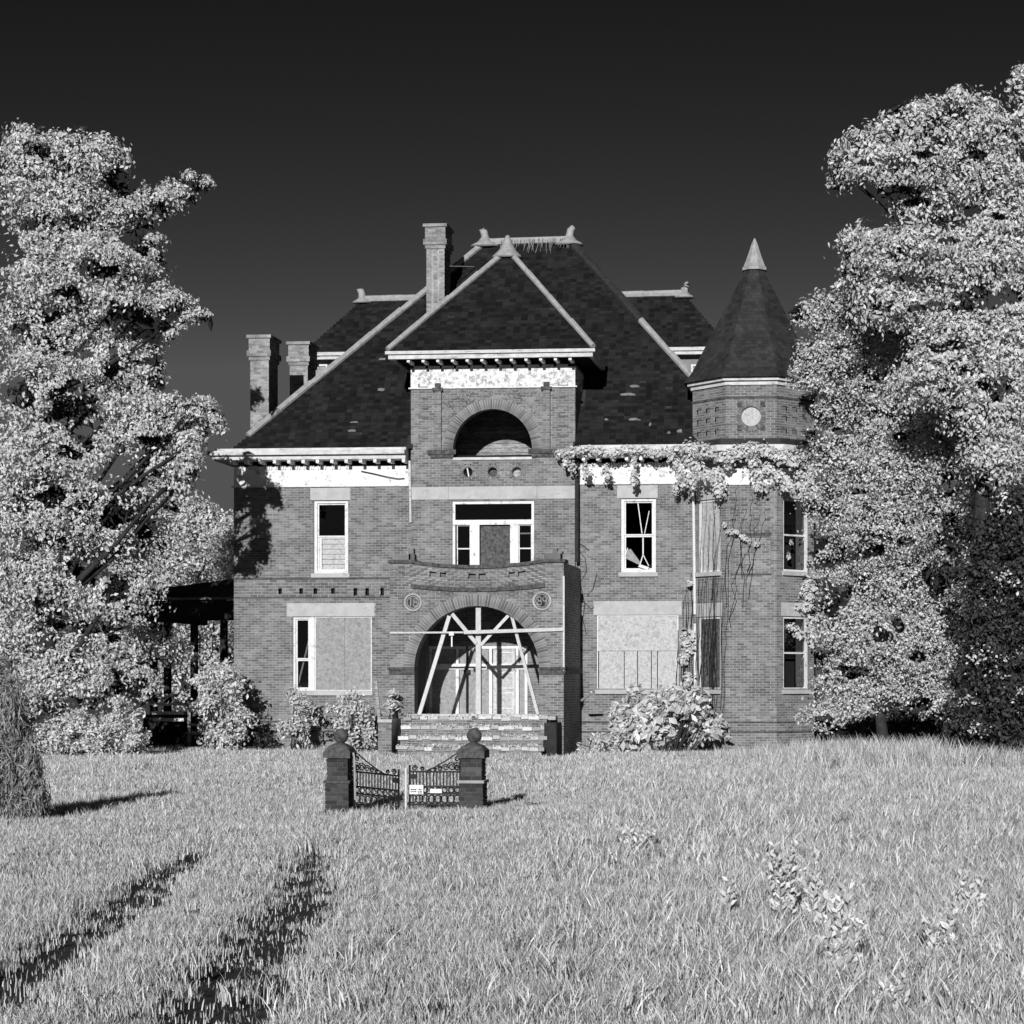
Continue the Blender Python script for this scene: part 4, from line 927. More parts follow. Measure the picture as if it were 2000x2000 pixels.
o = MB().beam(at(741, 1405, -3.6), at(734, 1330, -3.6), .09, .05, (0,1,0)).build('leaning_board', 'oldwood', None, at(741, 1405, -3.6)); tag(o, 'weathered board leaning upright beside the porch steps', 'board')
timber('plank_end', at(1136, 1368, -1.6), at(1155, 1352, -2.4), .06, .05, 'short dark stick poking out right of the porch', group='scrap sticks by the porch')
m = MB(); q0 = at(1866, 1310, -6.8); q1 = at(1915, 1382, -6.8); o = MB().beam(q0, q1, .3, .06, (0,1,0)).build('leaning_plank', 'ply3', None, q1); tag(o, 'broad plank leaning in the bushes by the dark evergreen', 'plank')

# ================================================================== GATE
gl = ground_at(658, 1588); gr = ground_at(920, 1588); YG = gl.y
def gatepost(px0, px1, label, broken):
    x0, x1 = X(px0, YG), X(px1, YG); w_ = x1-x0; cx = (x0+x1)/2; zg = lambda py: Z(py, (px0+px1)/2, YG)
    t = thing('gate_post', (cx, YG+w_/2, 0), label, 'gate post', 'posts of the iron gate')
    hb, hs = zg(1530), zg(1481); e = .02
    core = MB(); core.box(x0-e+.012, x1+e-.012, YG-e+.012, YG+w_+e-.012, -.05, hb); core.box(x0+.012, x1-.012, YG+.012, YG+w_-.012, hb, hs); core.build('mortar_core', 'oldmortar', t)
    lst = []; dm = MB()
    for (a, b, z0, z1) in ((x0-e, x1+e, 0, hb), (x0, x1, hb+.05, hs)):
        for o_, ux, n in (((a, YG-(b-a-w_)/2, z0), RT, FR), ((b, YG-(b-a-w_)/2, z0), Vector((0,1,0)), RT), ((a, YG+w_+(b-a-w_)/2, z0), Vector((0,-1,0)), Vector((-1,0,0)))):
            brick_face(Vector(o_)-n*.012, ux, n, b-a, z1-z0, [], lst, dm, course=.073, bl=(b-a)/2+.0001, joint=.011, proud=.013)
    r_ = random.Random(9)
    for q in lst:
        if broken and q[2].y < -.5 and hb+.1 < q[0].z < hs-.12 and q[0].x > cx-.12:
            if r_.random() < .45: continue
            q = (q[0]+FR*r_.uniform(-.03, .02)+RT*r_.uniform(-.015, .015),)+tuple(q[1:])
        piece('brick', 'oldbrick', t, *q)
    MB().box(x0-.045, x1+.045, YG-.045, YG+w_+.045, hb+.002, hb+.05).build('ledge', 'darkstone' if not broken else 'mortar', t)
    zc1 = zg(1455); k = w_/2
    m = MB(); m.box(x0-.05, x1+.05, YG-.05, YG+w_+.05, hs+.002, hs+.09)
    cpt = [(k+.05, hs+.09), (k+.02, hs+.16), (k-.05, hs+.22), (k-.13, hs+.26)] if not broken else [(k+.05, hs+.09), (k+.05, hs+.13), (k-.02, hs+.2), (k-.12, hs+.25)]
    s2 = math.sqrt(2); m.lathe((cx, YG+k, 0), [(r*s2, z) for r, z in cpt]+[(.06, hs+.27)], 4, math.pi/4); m.build('cap', 'darkstone', t)
    zb = hs+.25+.12; m = MB(); m.lathe((cx+.02, YG+k, zb), [(.125*math.sin(math.pi*i/12)+.001, -.125*math.cos(math.pi*i/12)) for i in range(13)], 18); m.build('ball_finial', 'darkstone', t, smooth=True)
    return t, x0, x1
_, gax0, gax1 = gatepost(638, 679, 'dark brick gate post with smooth rounded cap and stone ball', False)
_, gbx0, gbx1 = gatepost(899, 941, 'crumbling brick gate post with broken bricks and peaked cap', True)
def gate_leaf(label, x_h, x_f, yaw, tilt, flip):
    """wrought iron leaf hung at x_h, free edge towards x_f; local u along the leaf"""
    Lg = abs(x_f-x_h); hinge = Vector((x_h, YG+.2, .06)); s = 1 if x_f > x_h else -1
    t = thing('gate_leaf', hinge, label, 'gate', 'leaves of the iron gate')
    du = Vector((s*math.cos(yaw), -math.sin(yaw), -tilt)); 
    P = lambda u, z: hinge+du*u+UP*z
    zl = lambda py: Z(py, 780, YG)-.06
    rails = [zl(1572), zl(1551), zl(1537), zl(1508)]
    MB().tube([P(0, 0), P(0, zl(1464))], .02, 6).build('hinge_stile', 'iron', t); MB().tube([P(Lg, 0), P(Lg, zl(1495))], .018, 6).build('meeting_stile', 'iron', t)
    for z in rails: MB().tube([P(0, z), P(Lg, z)], .016, 5).build('rail', 'iron', t)
    n = 15
    for i in range(1, n):
        u = Lg*i/n; MB().tube([P(u, rails[2]), P(u, rails[3])], .012, 5).build('picket', 'iron', t)
        if i % 2 == 0: MB().tube([P(u, rails[0]-.03), P(u, rails[2])], .012, 5).build('picket', 'iron', t)
    nr = 8
    for i in range(nr):
        u = Lg*(i+.5)/nr
        for za, zb in ((rails[1], rails[2]), (rails[0], rails[1])):
            r = (zb-za)*.36; c = P(u, (za+zb)/2); dd = du.normalized(); pts = [c+dd*r*math.cos(2*math.pi*k/12)+UP*r*math.sin(2*math.pi*k/12) for k in range(13)]
            MB().tube(pts, .010, 4).build('ring', 'iron', t)
    # sweeping top bar and scrolls falling from the post to the meeting stile
    top = lambda f: rails[3]+(zl(1467)-rails[3])*max(0, 1-f*1.35)**1.3
    MB().tube([P(Lg*k/14, top(k/14)) for k in range(15)], .012, 5).build('top_bar', 'iron', t)
    def scroll(u, z, r, sgn):
        pts = []; dd = du.normalized()
        for k in range(22):
            a = k/21*math.pi*3.2; rr = r*(1-.75*k/21); pts.append(P(u, z)+dd*sgn*rr*math.cos(a)+UP*rr*math.sin(a))
        MB().tube(pts, .010, 4).build('scroll', 'iron', t)
    for f, r in ((.06, .075), (.07, .05), (.17, .075), (.29, .06), (.40, .045), (.5, .03), (.6, .025)):
        z = (rails[3]+top(f))/2; scroll(Lg*f, min(z, rails[3]+r+.01), r, 1)
    scroll(Lg*.06, rails[3]+.22, .05, -1); scroll(Lg*.9, rails[3]+.06, .05, -1); scroll(Lg*.75, rails[3]+.05, .035, 1)
    MB().obox(P(Lg*.93, rails[3]-.08), du.normalized(), UP, du.normalized().cross(UP), .05, .04, .02).build('lock_plate', 'iron', t)
    return t, P, zl, Lg
xm = X(790, YG)
t1, P1, zl, L1 = gate_leaf('left iron gate leaf sagging open towards the meadow', gax1+.06, xm-.04, R(18), .07, False)
t2, P2, zl, L2 = gate_leaf('right iron gate leaf carrying two white signs', gbx0-.04, xm+.05, R(2), .0, True)
o = MB().tube([(xm, YG+.1, 0), (xm, YG+.1, Z(1500, 790, YG))], .02, 8).build('gate_stop_pole', 'paint', None, (xm, YG+.1, 0)); tag(o, 'thin white pole standing between the gate leaves', 'pole')
m = MB(); m.tube([at(694, 1562, YG), at(692, 1480, YG), at(690, 1470, YG)], .018, 6); o = m.build('hinge_pole', 'metal', None, at(694, 1562, YG)); tag(o, 'pale strip beside the smooth capped gate post', 'pole')
def sign(p0, p1, q0, q1, label, lines, th=.01):
    Y = YG+.14; a, b, c, d = X(p0,Y), X(p1,Y), Z(q1,(p0+p1)/2,Y), Z(q0,(p0+p1)/2,Y)
    t = thing('notice_sign', ((a+b)/2, Y, c), label, 'sign', 'signs on the gate')
    MB().box(a, b, Y-th, Y, c, d).build('plate', 'white', t)
    if lines:
        m = MB()
        for (u0, u1, v0_, v1_) in lines: m.box(a+(b-a)*u0, a+(b-a)*u1, Y-th-.003, Y-th, c+(d-c)*v0_, c+(d-c)*v1_)
        m.build('lettering', 'ink', t)
sl = []
for k, (u0, u1) in enumerate(((.10,.22),(.24,.33),(.35,.50),(.66,.78),(.80,.88))): sl.append((u0, u1, .44, .56))
for u0, u1 in ((.10,.18),(.20,.30),(.33,.50),(.62,.70),(.74,.90)): sl.append((u0, u1, .22, .32))
for u0, u1 in ((.60,.74),(.78,.90)): sl.append((u0, u1, .08, .16))
sign(800, 827, 1533, 1551, 'white rectangular notice with lines of black print on the gate', sl)
sign(840, 863, 1541, 1549, 'narrow blank white strip sign on the gate', None)

# ================================================================== TREES AND SHRUBS
LH = [(228,355,34,22),(15,490,28,28),(259,459,26,18),(186,526,40,16),(233,614,40,22),(98,614,20,12),(85,298,16,10),(285,627,40,12),(145,795,48,52),(165,847,24,28),(30,766,36,28),(259,909,44,36),(225,935,40,28),(103,973,30,22),(228,1007,28,28),(168,1116,34,22),(280,1038,15,15),(60,1064,26,14),(220,710,14,28),(135,883,22,14),(176,1130,30,20),(228,1157,28,32),(165,1222,60,16),(214,1228,34,22),(110,1220,25,10),(248,1350,34,40),(157,1370,40,10),(242,1393,26,30),(40,640,22,10),(130,570,26,10),(60,440,20,10),(150,690,30,10),(85,1180,30,10),(280,480,26,16),(320,640,30,10),(300,860,30,10)]
RH = [(1730,374,75,13),(1785,395,30,10),(1904,302,20,10),(1901,410,20,10),(1953,423,18,8),(1707,436,22,9),(1914,584,44,22),(1966,579,30,18),(1836,600,60,10),(1850,677,34,12),(1945,760,30,20),(1770,545,26,8),(1850,470,30,8),(1690,320,22,7),(1800,300,34,7)]
FH = [(1645,1165,22,20),(1715,1078,20,12),(1624,1194,14,12),(1725,1240,24,15),(1752,1222,14,16),(1792,1285,16,10),(1665,1310,28,13),(1733,1414,70,20),(1850,1414,55,22),(1800,1375,26,13),(1616,1409,20,12),(1850,950,20,22),(1759,853,14,10),(1700,760,14,8),(1640,840,16,8),(1800,760,22,9),(1680,960,24,9),(1770,1060,22,10),(1830,1130,30,30),(1600,1060,16,12),(1860,1050,30,40)]
LT = [(60,320,55,70),(45,275,22,32),(110,285,28,26),(170,310,70,50),(145,275,40,20),(205,300,40,35),(135,410,120,80),(235,395,60,40),(300,392,50,24,1),(345,372,34,20,2.2),(375,350,26,14,3),(400,352,14,8,3),
 (95,520,110,75),(215,500,80,50),(270,520,42,36),(290,470,30,16),(110,640,125,75),(240,585,60,36),(310,580,50,22),(355,590,34,15),(385,615,20,12),(262,650,50,36),(300,600,60,18),(330,640,30,12),
 (90,760,120,75),(225,710,75,42),(276,685,30,30),(286,735,24,30),(255,790,60,30),(325,795,46,22),(385,797,35,20),(420,824,15,22),(350,838,50,22),(395,792,20,14),(370,872,18,30,-1.4),(362,908,22,22,-1.6),(348,950,18,22,-1.2),(385,850,12,14),
 (120,880,140,75),(270,840,70,30),(300,900,60,36),(110,1000,140,85),(250,960,50,45),(230,1050,90,70),(330,950,30,30),(100,1120,120,75),(230,1150,80,50),(80,1230,100,60),(195,1240,80,46),(140,1320,100,50),(300,1250,46,30,2),(345,1275,34,20,3),(240,1330,60,36),(60,1380,60,40)]
tree('vine_draped_tree', pixel_blobs(LT, -5, 1, .9, 1.0), (X(95,-5), -5, 0), 'tall leafy tree with drooping boughs left of the mansion', 'tree', 125000, .125, 'leaf', .34, 21, clump=.62, inner=.25, droop=1.1, spread=.7, hollows=LH, shade_fill=9000)
LB = [(400,1040,60,60),(340,1010,55,50),(440,1065,40,50),(320,1090,80,60),(420,1110,60,40),(380,1000,40,36),(455,1040,30,30),(300,1160,90,60),(300,1260,90,60),(380,1330,60,60),(430,1260,50,60),(350,1200,60,60)]
tree('background_tree', pixel_blobs(LB, 16, 2, .8, 1.0), (X(370,16), 16, 0), 'bright round tree showing behind the side veranda', 'tree', 26000, .17, 'leaf', .3, 22, clump=.6)
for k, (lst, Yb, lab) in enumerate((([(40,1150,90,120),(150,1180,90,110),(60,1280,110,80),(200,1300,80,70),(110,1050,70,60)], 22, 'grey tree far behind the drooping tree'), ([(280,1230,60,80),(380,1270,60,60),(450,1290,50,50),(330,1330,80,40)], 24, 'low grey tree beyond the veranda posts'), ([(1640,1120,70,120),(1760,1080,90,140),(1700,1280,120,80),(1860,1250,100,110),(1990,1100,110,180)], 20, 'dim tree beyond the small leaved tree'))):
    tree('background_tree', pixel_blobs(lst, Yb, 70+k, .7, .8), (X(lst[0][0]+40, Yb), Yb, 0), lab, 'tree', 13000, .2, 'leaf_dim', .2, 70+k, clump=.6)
RTT = [(1700,290,55,45),(1650,300,20,20),(1780,255,75,50),(1875,240,75,58),(1960,265,45,40),(1800,205,18,16),(1868,190,14,18),(1995,160,22,30),(2010,240,30,36),(1760,330,95,38),(1655,340,28,22),(1890,340,100,55),(1820,405,80,30),(1965,440,70,70),(1700,475,55,34),(1780,485,105,50),(1900,520,110,65),(1690,535,52,34),(1750,585,95,44),(1895,630,110,75),(1990,700,60,100),(1850,730,100,65),(1985,850,60,90),(2020,560,60,100),(1930,780,80,70),(1945,890,60,50),(2040,950,60,120),(2040,350,50,70)]
tree('tall_tree', pixel_blobs(RTT, -9, 3, .8, .9), (X(1905,-9), -9, 0), 'tall broad leaved tree rising above the bushes by the tower', 'tree', 88000, .13, 'leaf', .32, 23, clump=.52, droop=1.0, inner=.2, spread=.7, hollows=RH, shade_fill=4500)
RF = [(1620,610,50,40),(1580,610,24,22),(1700,630,80,55),(1590,690,34,30),(1575,735,30,22),(1680,720,95,65),(1800,690,85,58),(1640,790,52,50),(1750,810,115,75),(1865,800,75,65),(1640,890,62,52),(1750,920,110,70),(1850,900,80,58),(1635,985,48,55),(1720,1030,90,65),(1800,1000,60,65),(1620,1080,26,50),(1690,1140,80,62),(1775,1120,55,55),(1650,1215,52,52),(1735,1250,90,62),(1820,1240,50,70),(1630,1320,36,40),(1715,1340,85,44),(1800,1330,62,50),(1850,1370,45,34),(1600,1395,40,26),(1660,1385,50,24),(1875,1060,40,40),(1890,1180,34,50),(1885,1290,34,40),(1900,990,40,40),(1930,1110,24,24),(1925,1230,20,24)]
tree('small_leaved_tree', pixel_blobs(RF, -5.5, 4, .7, .6), (X(1730,-5.5), -5.5, 0), 'dense small leaved tree covering the right of the tower', 'tree', 120000, .095, 'leaf_fine', .16, 24, clump=.42, inner=.25, aspect=.6, droop=.4, hollows=FH, shade_fill=6000)
DE2 = [(1935,1090,70,90),(1985,1200,80,120),(1925,1260,60,100),(1960,1370,90,60),(2050,1300,80,120),(1905,1390,60,40),(2000,1010,60,70)]
te = tree('dark_evergreen', pixel_blobs(DE2, -10.6, 6, .5, .3), (X(1965,-10.6), -10.6, 0), 'dark evergreen in front of the tall tree trunk', 'tree', 26000, .12, 'leaf_dark', .12, 26, clump=.4, inner=.3)
DE2B = pixel_blobs(DE2, -10.7, 6, .5, .3)
DE = [(1900,1040,90,100),(1975,1150,90,140),(1850,1160,60,90),(1920,1250,100,110),(1990,1330,80,80),(1900,1370,110,60),(1830,1300,60,60),(2060,1200,80,160),(1960,1420,90,30),(1750,1420,90,30)]
tree('dark_evergreen', pixel_blobs(DE, -2.0, 5, .7, .5), (X(1935,-2), -2, 0), 'dark evergreen standing behind the small leaved tree', 'tree', 42000, .12, 'leaf_dark', .2, 25, clump=.45, inner=.3)
def pale_leaves(t, blobs, n, seed):
    P, nr = crown_points(blobs, n, seed, .5, .0); leaves('new_growth', P, nr+np.array([0, -.6, 0]), .10, 'leaf_fine', t, seed, .6, .4, kind='stuff')  # lighter leaves scattered through a dark leaved tree
def shrub(name, lst, Y, label, n, ls, seed, mk='leaf_mid', cat='shrub', clump=.28, base=None, aspect=.5, inner=.3, r0=.03, droop=.1, flat=.8, spread=.9):
    b = pixel_blobs(lst, Y, seed, .7, .2); px = base if base else sum(q[0] for q in lst)/len(lst)
    t = thing(name, (X(px, Y), Y, 0), label, cat); m = MB(); r = random.Random(seed)
    for q in b:
        for k in range(3):
            e = q[0]+Vector((r.uniform(-.7,.7)*q[1], r.uniform(-.5,.5)*q[2], r.uniform(-.2,.9)*q[3])); s = Vector((X(px,Y)+r.uniform(-.25,.25)+.5*(q[0].x-X(px,Y)), Y+r.uniform(-.2,.2), 0))
            m.tube([s, s.lerp(e, .5)+Vector((r.uniform(-.08,.08),0,.1)), e], [r0, r0*.6, r0*.2], 5)
    m.build('stems', 'bark', t)
    P, nr = crown_points(b, n, seed, clump, inner, flat=flat); k = P[:, 2] > .02
    leaves('foliage', P[k], nr[k], ls, mk, t, seed, aspect, droop, kind='stuff', spread=spread); return t
pale_leaves(te, DE2B, 1100, 91)
shrub('leafy_shrub', [(430,1315,40,20),(395,1335,28,14),(440,1350,45,30),(435,1395,45,32),(440,1440,40,28),(470,1410,22,30),(400,1375,24,22)], -2.0, 'big spreading shrub at the left corner of the mansion', 4200, .15, 31)
shrub('leafy_shrub', [(580,1365,20,22),(590,1395,26,26),(572,1420,26,24),(590,1445,28,20)], -1.6, 'slim shrub below the narrow dark sash', 1500, .13, 32)
shrub('leafy_shrub', [(685,1365,26,22),(700,1395,30,28),(670,1400,26,28),(690,1440,36,24),(725,1420,14,20)], -2.2, 'upright shrub below the plywood sheet left of the porch', 2600, .13, 33)
shrub('yucca_plant', [(765,1360,9,18),(768,1385,12,14)], -4.0, 'small spiky pale plant beside the porch steps', 220, .17, 34, cat='plant', clump=.16, aspect=.3)
shrub('broad_leaf_shrub', [(1235,1385,36,32),(1255,1430,50,34),(1310,1380,50,34),(1290,1440,60,28),(1355,1385,34,36),(1365,1425,40,36),(1330,1360,40,24),(1210,1420,20,40)], -1.9, 'large bright shrub under the boarded window right of the porch', 3400, .26, 35, aspect=.5, clump=.34)
shrub('weed_clump', [(1150,1455,24,14),(1185,1450,26,18),(1165,1440,16,14)], -2.6, 'low weeds growing right of the porch', 600, .16, 36, cat='weeds', aspect=.3, clump=.2)
shrub('hedge_bush', [(110,1440,40,36),(170,1435,50,36),(235,1440,40,34),(140,1410,40,24),(205,1410,40,22)], -6.2, 'rounded hedge bush under the tall drooping tree', 6000, .11, 37, clump=.3)
shrub('trailing_bush', [(245,1380,22,14),(268,1410,14,20),(278,1445,10,26),(225,1370,20,10)], -5.6, 'arching spray of leaves at the edge of the hedge', 900, .12, 38, clump=.18)
shrub('corner_bush', [(500,1420,24,30),(515,1445,20,20)], -1.2, 'dark low bush against the basement wall', 900, .11, 39, mk='leaf_dark', clump=.2)
yj = ground_at(20, 1612).y
shrub('juniper_bush', [(10,1360,12,34),(-5,1340,10,40),(30,1400,14,40),(5,1420,26,40),(45,1450,14,46),(15,1480,34,44),(62,1490,10,40),(0,1540,44,44),(48,1540,26,44),(74,1555,12,26),(20,1585,50,26),(80,1590,12,16),(-20,1450,20,60)], yj, 'feathery juniper bush standing alone in the meadow', 15000, .15, 40, mk='needle', clump=.14, base=10, aspect=.15, droop=-3.0, flat=2.8, r0=.02, spread=.8)
def weed(px, top, base, wd_, nst_, lab, seed, ll=.10):
    nst_ = int(nst_*1.3)
    g = ground_at(px, base); sc = (g.y+DIST)/FPX; H = (base-top)*sc; W_ = wd_*sc; r = random.Random(seed)
    t = thing('meadow_weed', g, lab, 'weed', 'weeds in the meadow'); m = MB(); P = []; T = []; Nn = []
    for i in range(nst_):
        a = r.uniform(0, 6.28); d = W_*.25*math.sqrt(r.random()); b = g+Vector((d*math.cos(a), d*math.sin(a), -.02)); h = H*r.uniform(.55, 1.0)*(1-.25*d/(W_*.25+1e-6)); le = Vector((math.cos(a), math.sin(a), 0))*r.uniform(.05, .8)*W_
        f = lambda q: b+le*q*q+UP*h*q+Vector((math.sin(q*5+i)*.012, 0, 0))
        m.tube([f(q/5) for q in range(6)], [.004, .0035, .003, .003, .002, .0015], 4); q = .22; az = r.uniform(0, 6.28)
        while q < 1.02:
            az += 2.4; dr = Vector((math.cos(az), math.sin(az), r.uniform(.7, 1.5))).normalized(); l_ = ll*r.uniform(.7, 1.3)*(1.15-.45*q)
            P.append(f(q)+dr*l_*.5); T.append(dr*l_); Nn.append(Vector((0, 0, 1)).cross(dr).cross(dr)*-1*.5+Vector((r.uniform(-.5,.5), -.9, r.uniform(0,.4)))); q += r.uniform(.02, .05)/h*.9
    m.build('stems', 'twiglight', t)
    P, T, Nn = np.array(P), np.array(T), np.array(Nn); B = np.cross(Nn, T); B /= np.linalg.norm(B, axis=1, keepdims=True)+1e-9; L_ = np.linalg.norm(T, axis=1, keepdims=True); up_ = np.cross(T, B); up_ /= np.linalg.norm(up_, axis=1, keepdims=True)+1e-9
    V = np.stack([P-T*.5, P-T*.02+B*L_*.2+up_*L_*.05, P+T*.5-UPA*L_*.06, P-T*.02-B*L_*.2+up_*L_*.05], 1).reshape(-1, 3); np_mesh('foliage', V, np.arange(len(V)).reshape(-1, 4), 'weedleaf', t, kind='stuff')
UPA = np.array([0, 0, 1.0])
for k, q in enumerate(((1530,1612,1800,70,17,'tall leafy weed with upright pale leaves in the meadow'),(1645,1690,1925,75,20,'bushy weed with dark lower leaves in the meadow'),(1745,1885,1995,55,11,'low broad leaved weed in front of the bushy weed'),(1838,1722,1890,60,7,'sparse weed stalks standing right of the bushy weed'),(1420,1685,1785,30,5,'thin small weed left of the tall leafy weed'),(1235,1585,1670,60,10,'low dark weed patch in the open meadow'),(1588,1650,1825,45,7,'slender weed between the two tallest weeds'),(1905,1650,1800,60,6,'scattered weed stalks near the dark evergreen'))): weed(*q, 50+k)

# ================================================================== CREEPER on the right cornice and tower
def vine_thing(label, spans, n, seed, ls=.15):
    r = np.random.default_rng(seed); pts = []; nor = []
    base = at(spans[0][0], spans[0][1], spans[0][4]); t = thing('climbing_vine', (base.x, base.y, base.z), label, 'vine', None); m = MB(); rr = random.Random(seed)
    tot = sum(q[2]*q[3] for q in spans)
    for px, py, rx, ry_, Y in spans:
        k = max(12, int(n*rx*ry_/tot)); s = (Y+DIST)/FPX; c = at(px, py, Y)
        g = r.normal(size=(k, 3))*np.array([rx*s*.5, .10, ry_*s*.5]); pts.append(np.array(c)+g); nor.append(np.tile([0, -.8, .5], (k, 1)))
        for j in range(2):
            e = c+Vector((rr.uniform(-1,1)*rx*s*.8, rr.uniform(-.05,.05), rr.uniform(-1,1)*ry_*s*.8)); m.tube([c, c.lerp(e,.5)+Vector((0,.03,.03)), e], [.012, .01, .006], 4)
    m.build('stems', 'twig', t); leaves('foliage', np.concatenate(pts), np.concatenate(nor), ls, 'vine', t, seed, .75, .9, kind='stuff', spread=.6); return t
sp = []
for px in range(1095, 1345, 12): sp.append((px, 882+4*math.sin(px*.07), 13, 8, -.74))
for px, py in ((1105,905),(1118,912),(1143,915),(1146,925),(1182,918),(1186,928),(1238,900),(1238,925),(1240,940),(1320,905),(1325,930),(1330,920),(1318,955),(1335,945),(1310,890)): sp.append((px, py, 7, 12, -.72))
vine_thing('bright creeper draped along the cornice right of the pavilion', sp, 2300, 61, .105)
sp = []
for px in range(1345, 1600, 14): sp.append((px, 884+9*math.sin(px*.05), 17, 13, -1.75 if 1410 < px < 1530 else -1.3))
for px, py in ((1375,880),(1360,910),(1380,925),(1400,930),(1405,945),(1350,935),(1345,900),(1420,905),(1470,900),(1480,925),(1485,950),(1500,915),(1520,930),(1535,950),(1550,905),(1565,930),(1570,955),(1540,890),(1405,960),(1590,960),(1585,920)): sp.append((px, py, 14, 14, -1.55))
vine_thing('bright creeper covering the tower cornice', sp, 3300, 62, .115)
sp = [(1425,1040,8,4,-1.2),(1437,1040,9,5,-1.2),(1450,1047,8,4,-1.2),(1462,1055,7,4,-1.2),(1478,1063,5,4,-1.2),(1416,1025,4,5,-1.2)]
vine_thing('stray creeper sprig across the tower panel', sp, 130, 63, .11)
sp = [(1338,1250,10,16,-.2),(1345,1270,10,14,-.2),(1335,1285,9,12,-.2),(1349,1140,5,6,-.2),(1345,1330,10,14,-.25),(1352,1240,7,10,-.2)]
vine_thing('creeper clump on the white downpipe', sp, 420, 64, .13)
sp = [(1540,1085,3,8,-.5),(1546,1060,3,4,-.5),(1545,1225,14,8,-.6),(1560,1240,9,10,-.6),(1580,1150,14,30,-.6),(1590,1110,12,20,-.6),(1575,1185,20,10,-.6),(1585,1230,10,30,-.6)]
vine_thing('creeper straggling over the right tower windows', sp, 900, 65, .11)
# bare vine stems on the tower's left face
m = MB(); r7 = random.Random(12); o_, ux, n = tface(-135)
for i in range(22):
    u = r7.uniform(.05, 1.5); z = r7.uniform(.3, 3.5); pts = []; top = r7.uniform(5, 8.8)
    while z < top:
        pts.append(o_+ux*max(-.15, min(1.7, u))+UP*z+n*.04); u += r7.uniform(-.06, .09); z += r7.uniform(.25, .5)
    if len(pts) > 2: m.tube(pts, [.009*(1-.7*k/len(pts)) for k in range(len(pts))], 4)
o_, ux, n = tface(-90)
for i in range(9):
    u = r7.uniform(0, .9); z = r7.uniform(3.5, 5.5); pts = []; top = z+r7.uniform(1.5, 3.6)
    while z < top:
        pts.append(o_+ux*max(0, min(1.5, u))+UP*z+n*.03); u += r7.uniform(-.08, .16); z += r7.uniform(.2, .4)
    m.tube(pts, [.011*(1-.7*k/len(pts)) for k in range(len(pts))], 4)
for i in range(10):
    z = r7.uniform(.2, 1.5); x = X(1340, -.04)+r7.uniform(-.35, .2); pts = []; top = r7.uniform(3.5, 6)
    while z < top: pts.append(Vector((x, -.05, z))); x += r7.uniform(-.04, .06); z += r7.uniform(.25, .5)
    m.tube(pts, [.016*(1-.6*k/len(pts)) for k in range(len(pts))], 4)
o = m.build('bare_vine', 'twig', None, (X(1385, -.5), -.6, .2)); tag(o, 'leafless vine stems climbing the left face of the tower', 'vine')
m = MB()
for pts in ([(1128,1120),(1136,1150),(1142,1180),(1138,1210),(1146,1240)],[(1130,1075),(1143,1090),(1146,1115),(1135,1135)],[(1146,1165),(1158,1150),(1166,1120)],[(1140,1175),(1155,1190),(1160,1185)],[(1128,1060),(1140,1066),(1150,1075)]):
    m.tube([at(p, q, -.04) for p, q in pts], .009, 4)
o = m.build('bare_vine', 'twig', None, at(1140, 1240, -.04)); tag(o, 'thin leafless tendrils on the wall right of the porch', 'vine')

# ================================================================== MEADOW GRASS (stuff: clumps scattered over the ground)
def clump_mesh(name, nb, rad, h, wd_, seed, lean=.35):
    r = np.random.default_rng(seed); V = []; F = []
    for i in range(nb):
        a = r.uniform(0, 6.283); d = rad*math.sqrt(r.random()); bx, by = d*math.cos(a), d*math.sin(a); hh = h*r.uniform(.45, 1.2); w_ = wd_*r.uniform(.6, 1.2)
        la = r.uniform(0, 6.283); ll = hh*lean*r.uniform(.2, 1.6); t = r.uniform(0, 3.1416); sx, sy = math.cos(t)*w_/2, math.sin(t)*w_/2; k = len(V)
        for f, wf in ((0, 1), (.4, .95), (.75, .7), (1, .08)):
            ox, oy = bx+math.cos(la)*ll*f*f, by+math.sin(la)*ll*f*f; zz = hh*f*(1-.12*f*lean)
            V += [(ox-sx*wf, oy-sy*wf, zz-.02*(f == 0)), (ox+sx*wf, oy+sy*wf, zz-.02*(f == 0))]
        for j in range(3): F.append((k+2*j, k+2*j+1, k+2*j+3, k+2*j+2))
    me = bpy.data.meshes.new(name); me.from_pydata(V, [], F); me.materials.append(M['grass']); me.update(); return me
pc = bpy.data.collections.new('grass_clumps'); protos = []
specs = [(70,.20,.075,.008),(70,.22,.10,.008),(60,.18,.13,.007),(70,.28,.08,.012),(70,.30,.11,.012),(60,.28,.15,.011),(60,.34,.09,.02),(60,.36,.13,.02),(50,.35,.17,.017),(26,.26,.75,.018),(12,.24,.045,.008),(9,.24,.06,.007)]
for i, (nb, rd, h, w_) in enumerate(specs):
    o = bpy.data.objects.new('grass_clump_%02d' % i, clump_mesh('grass_clump', nb, rd, h, w_, 100+i, .42 if i < 9 else .3)); pc.objects.link(o)
r = np.random.default_rng(77); pos = []; idxs = []; scl = []
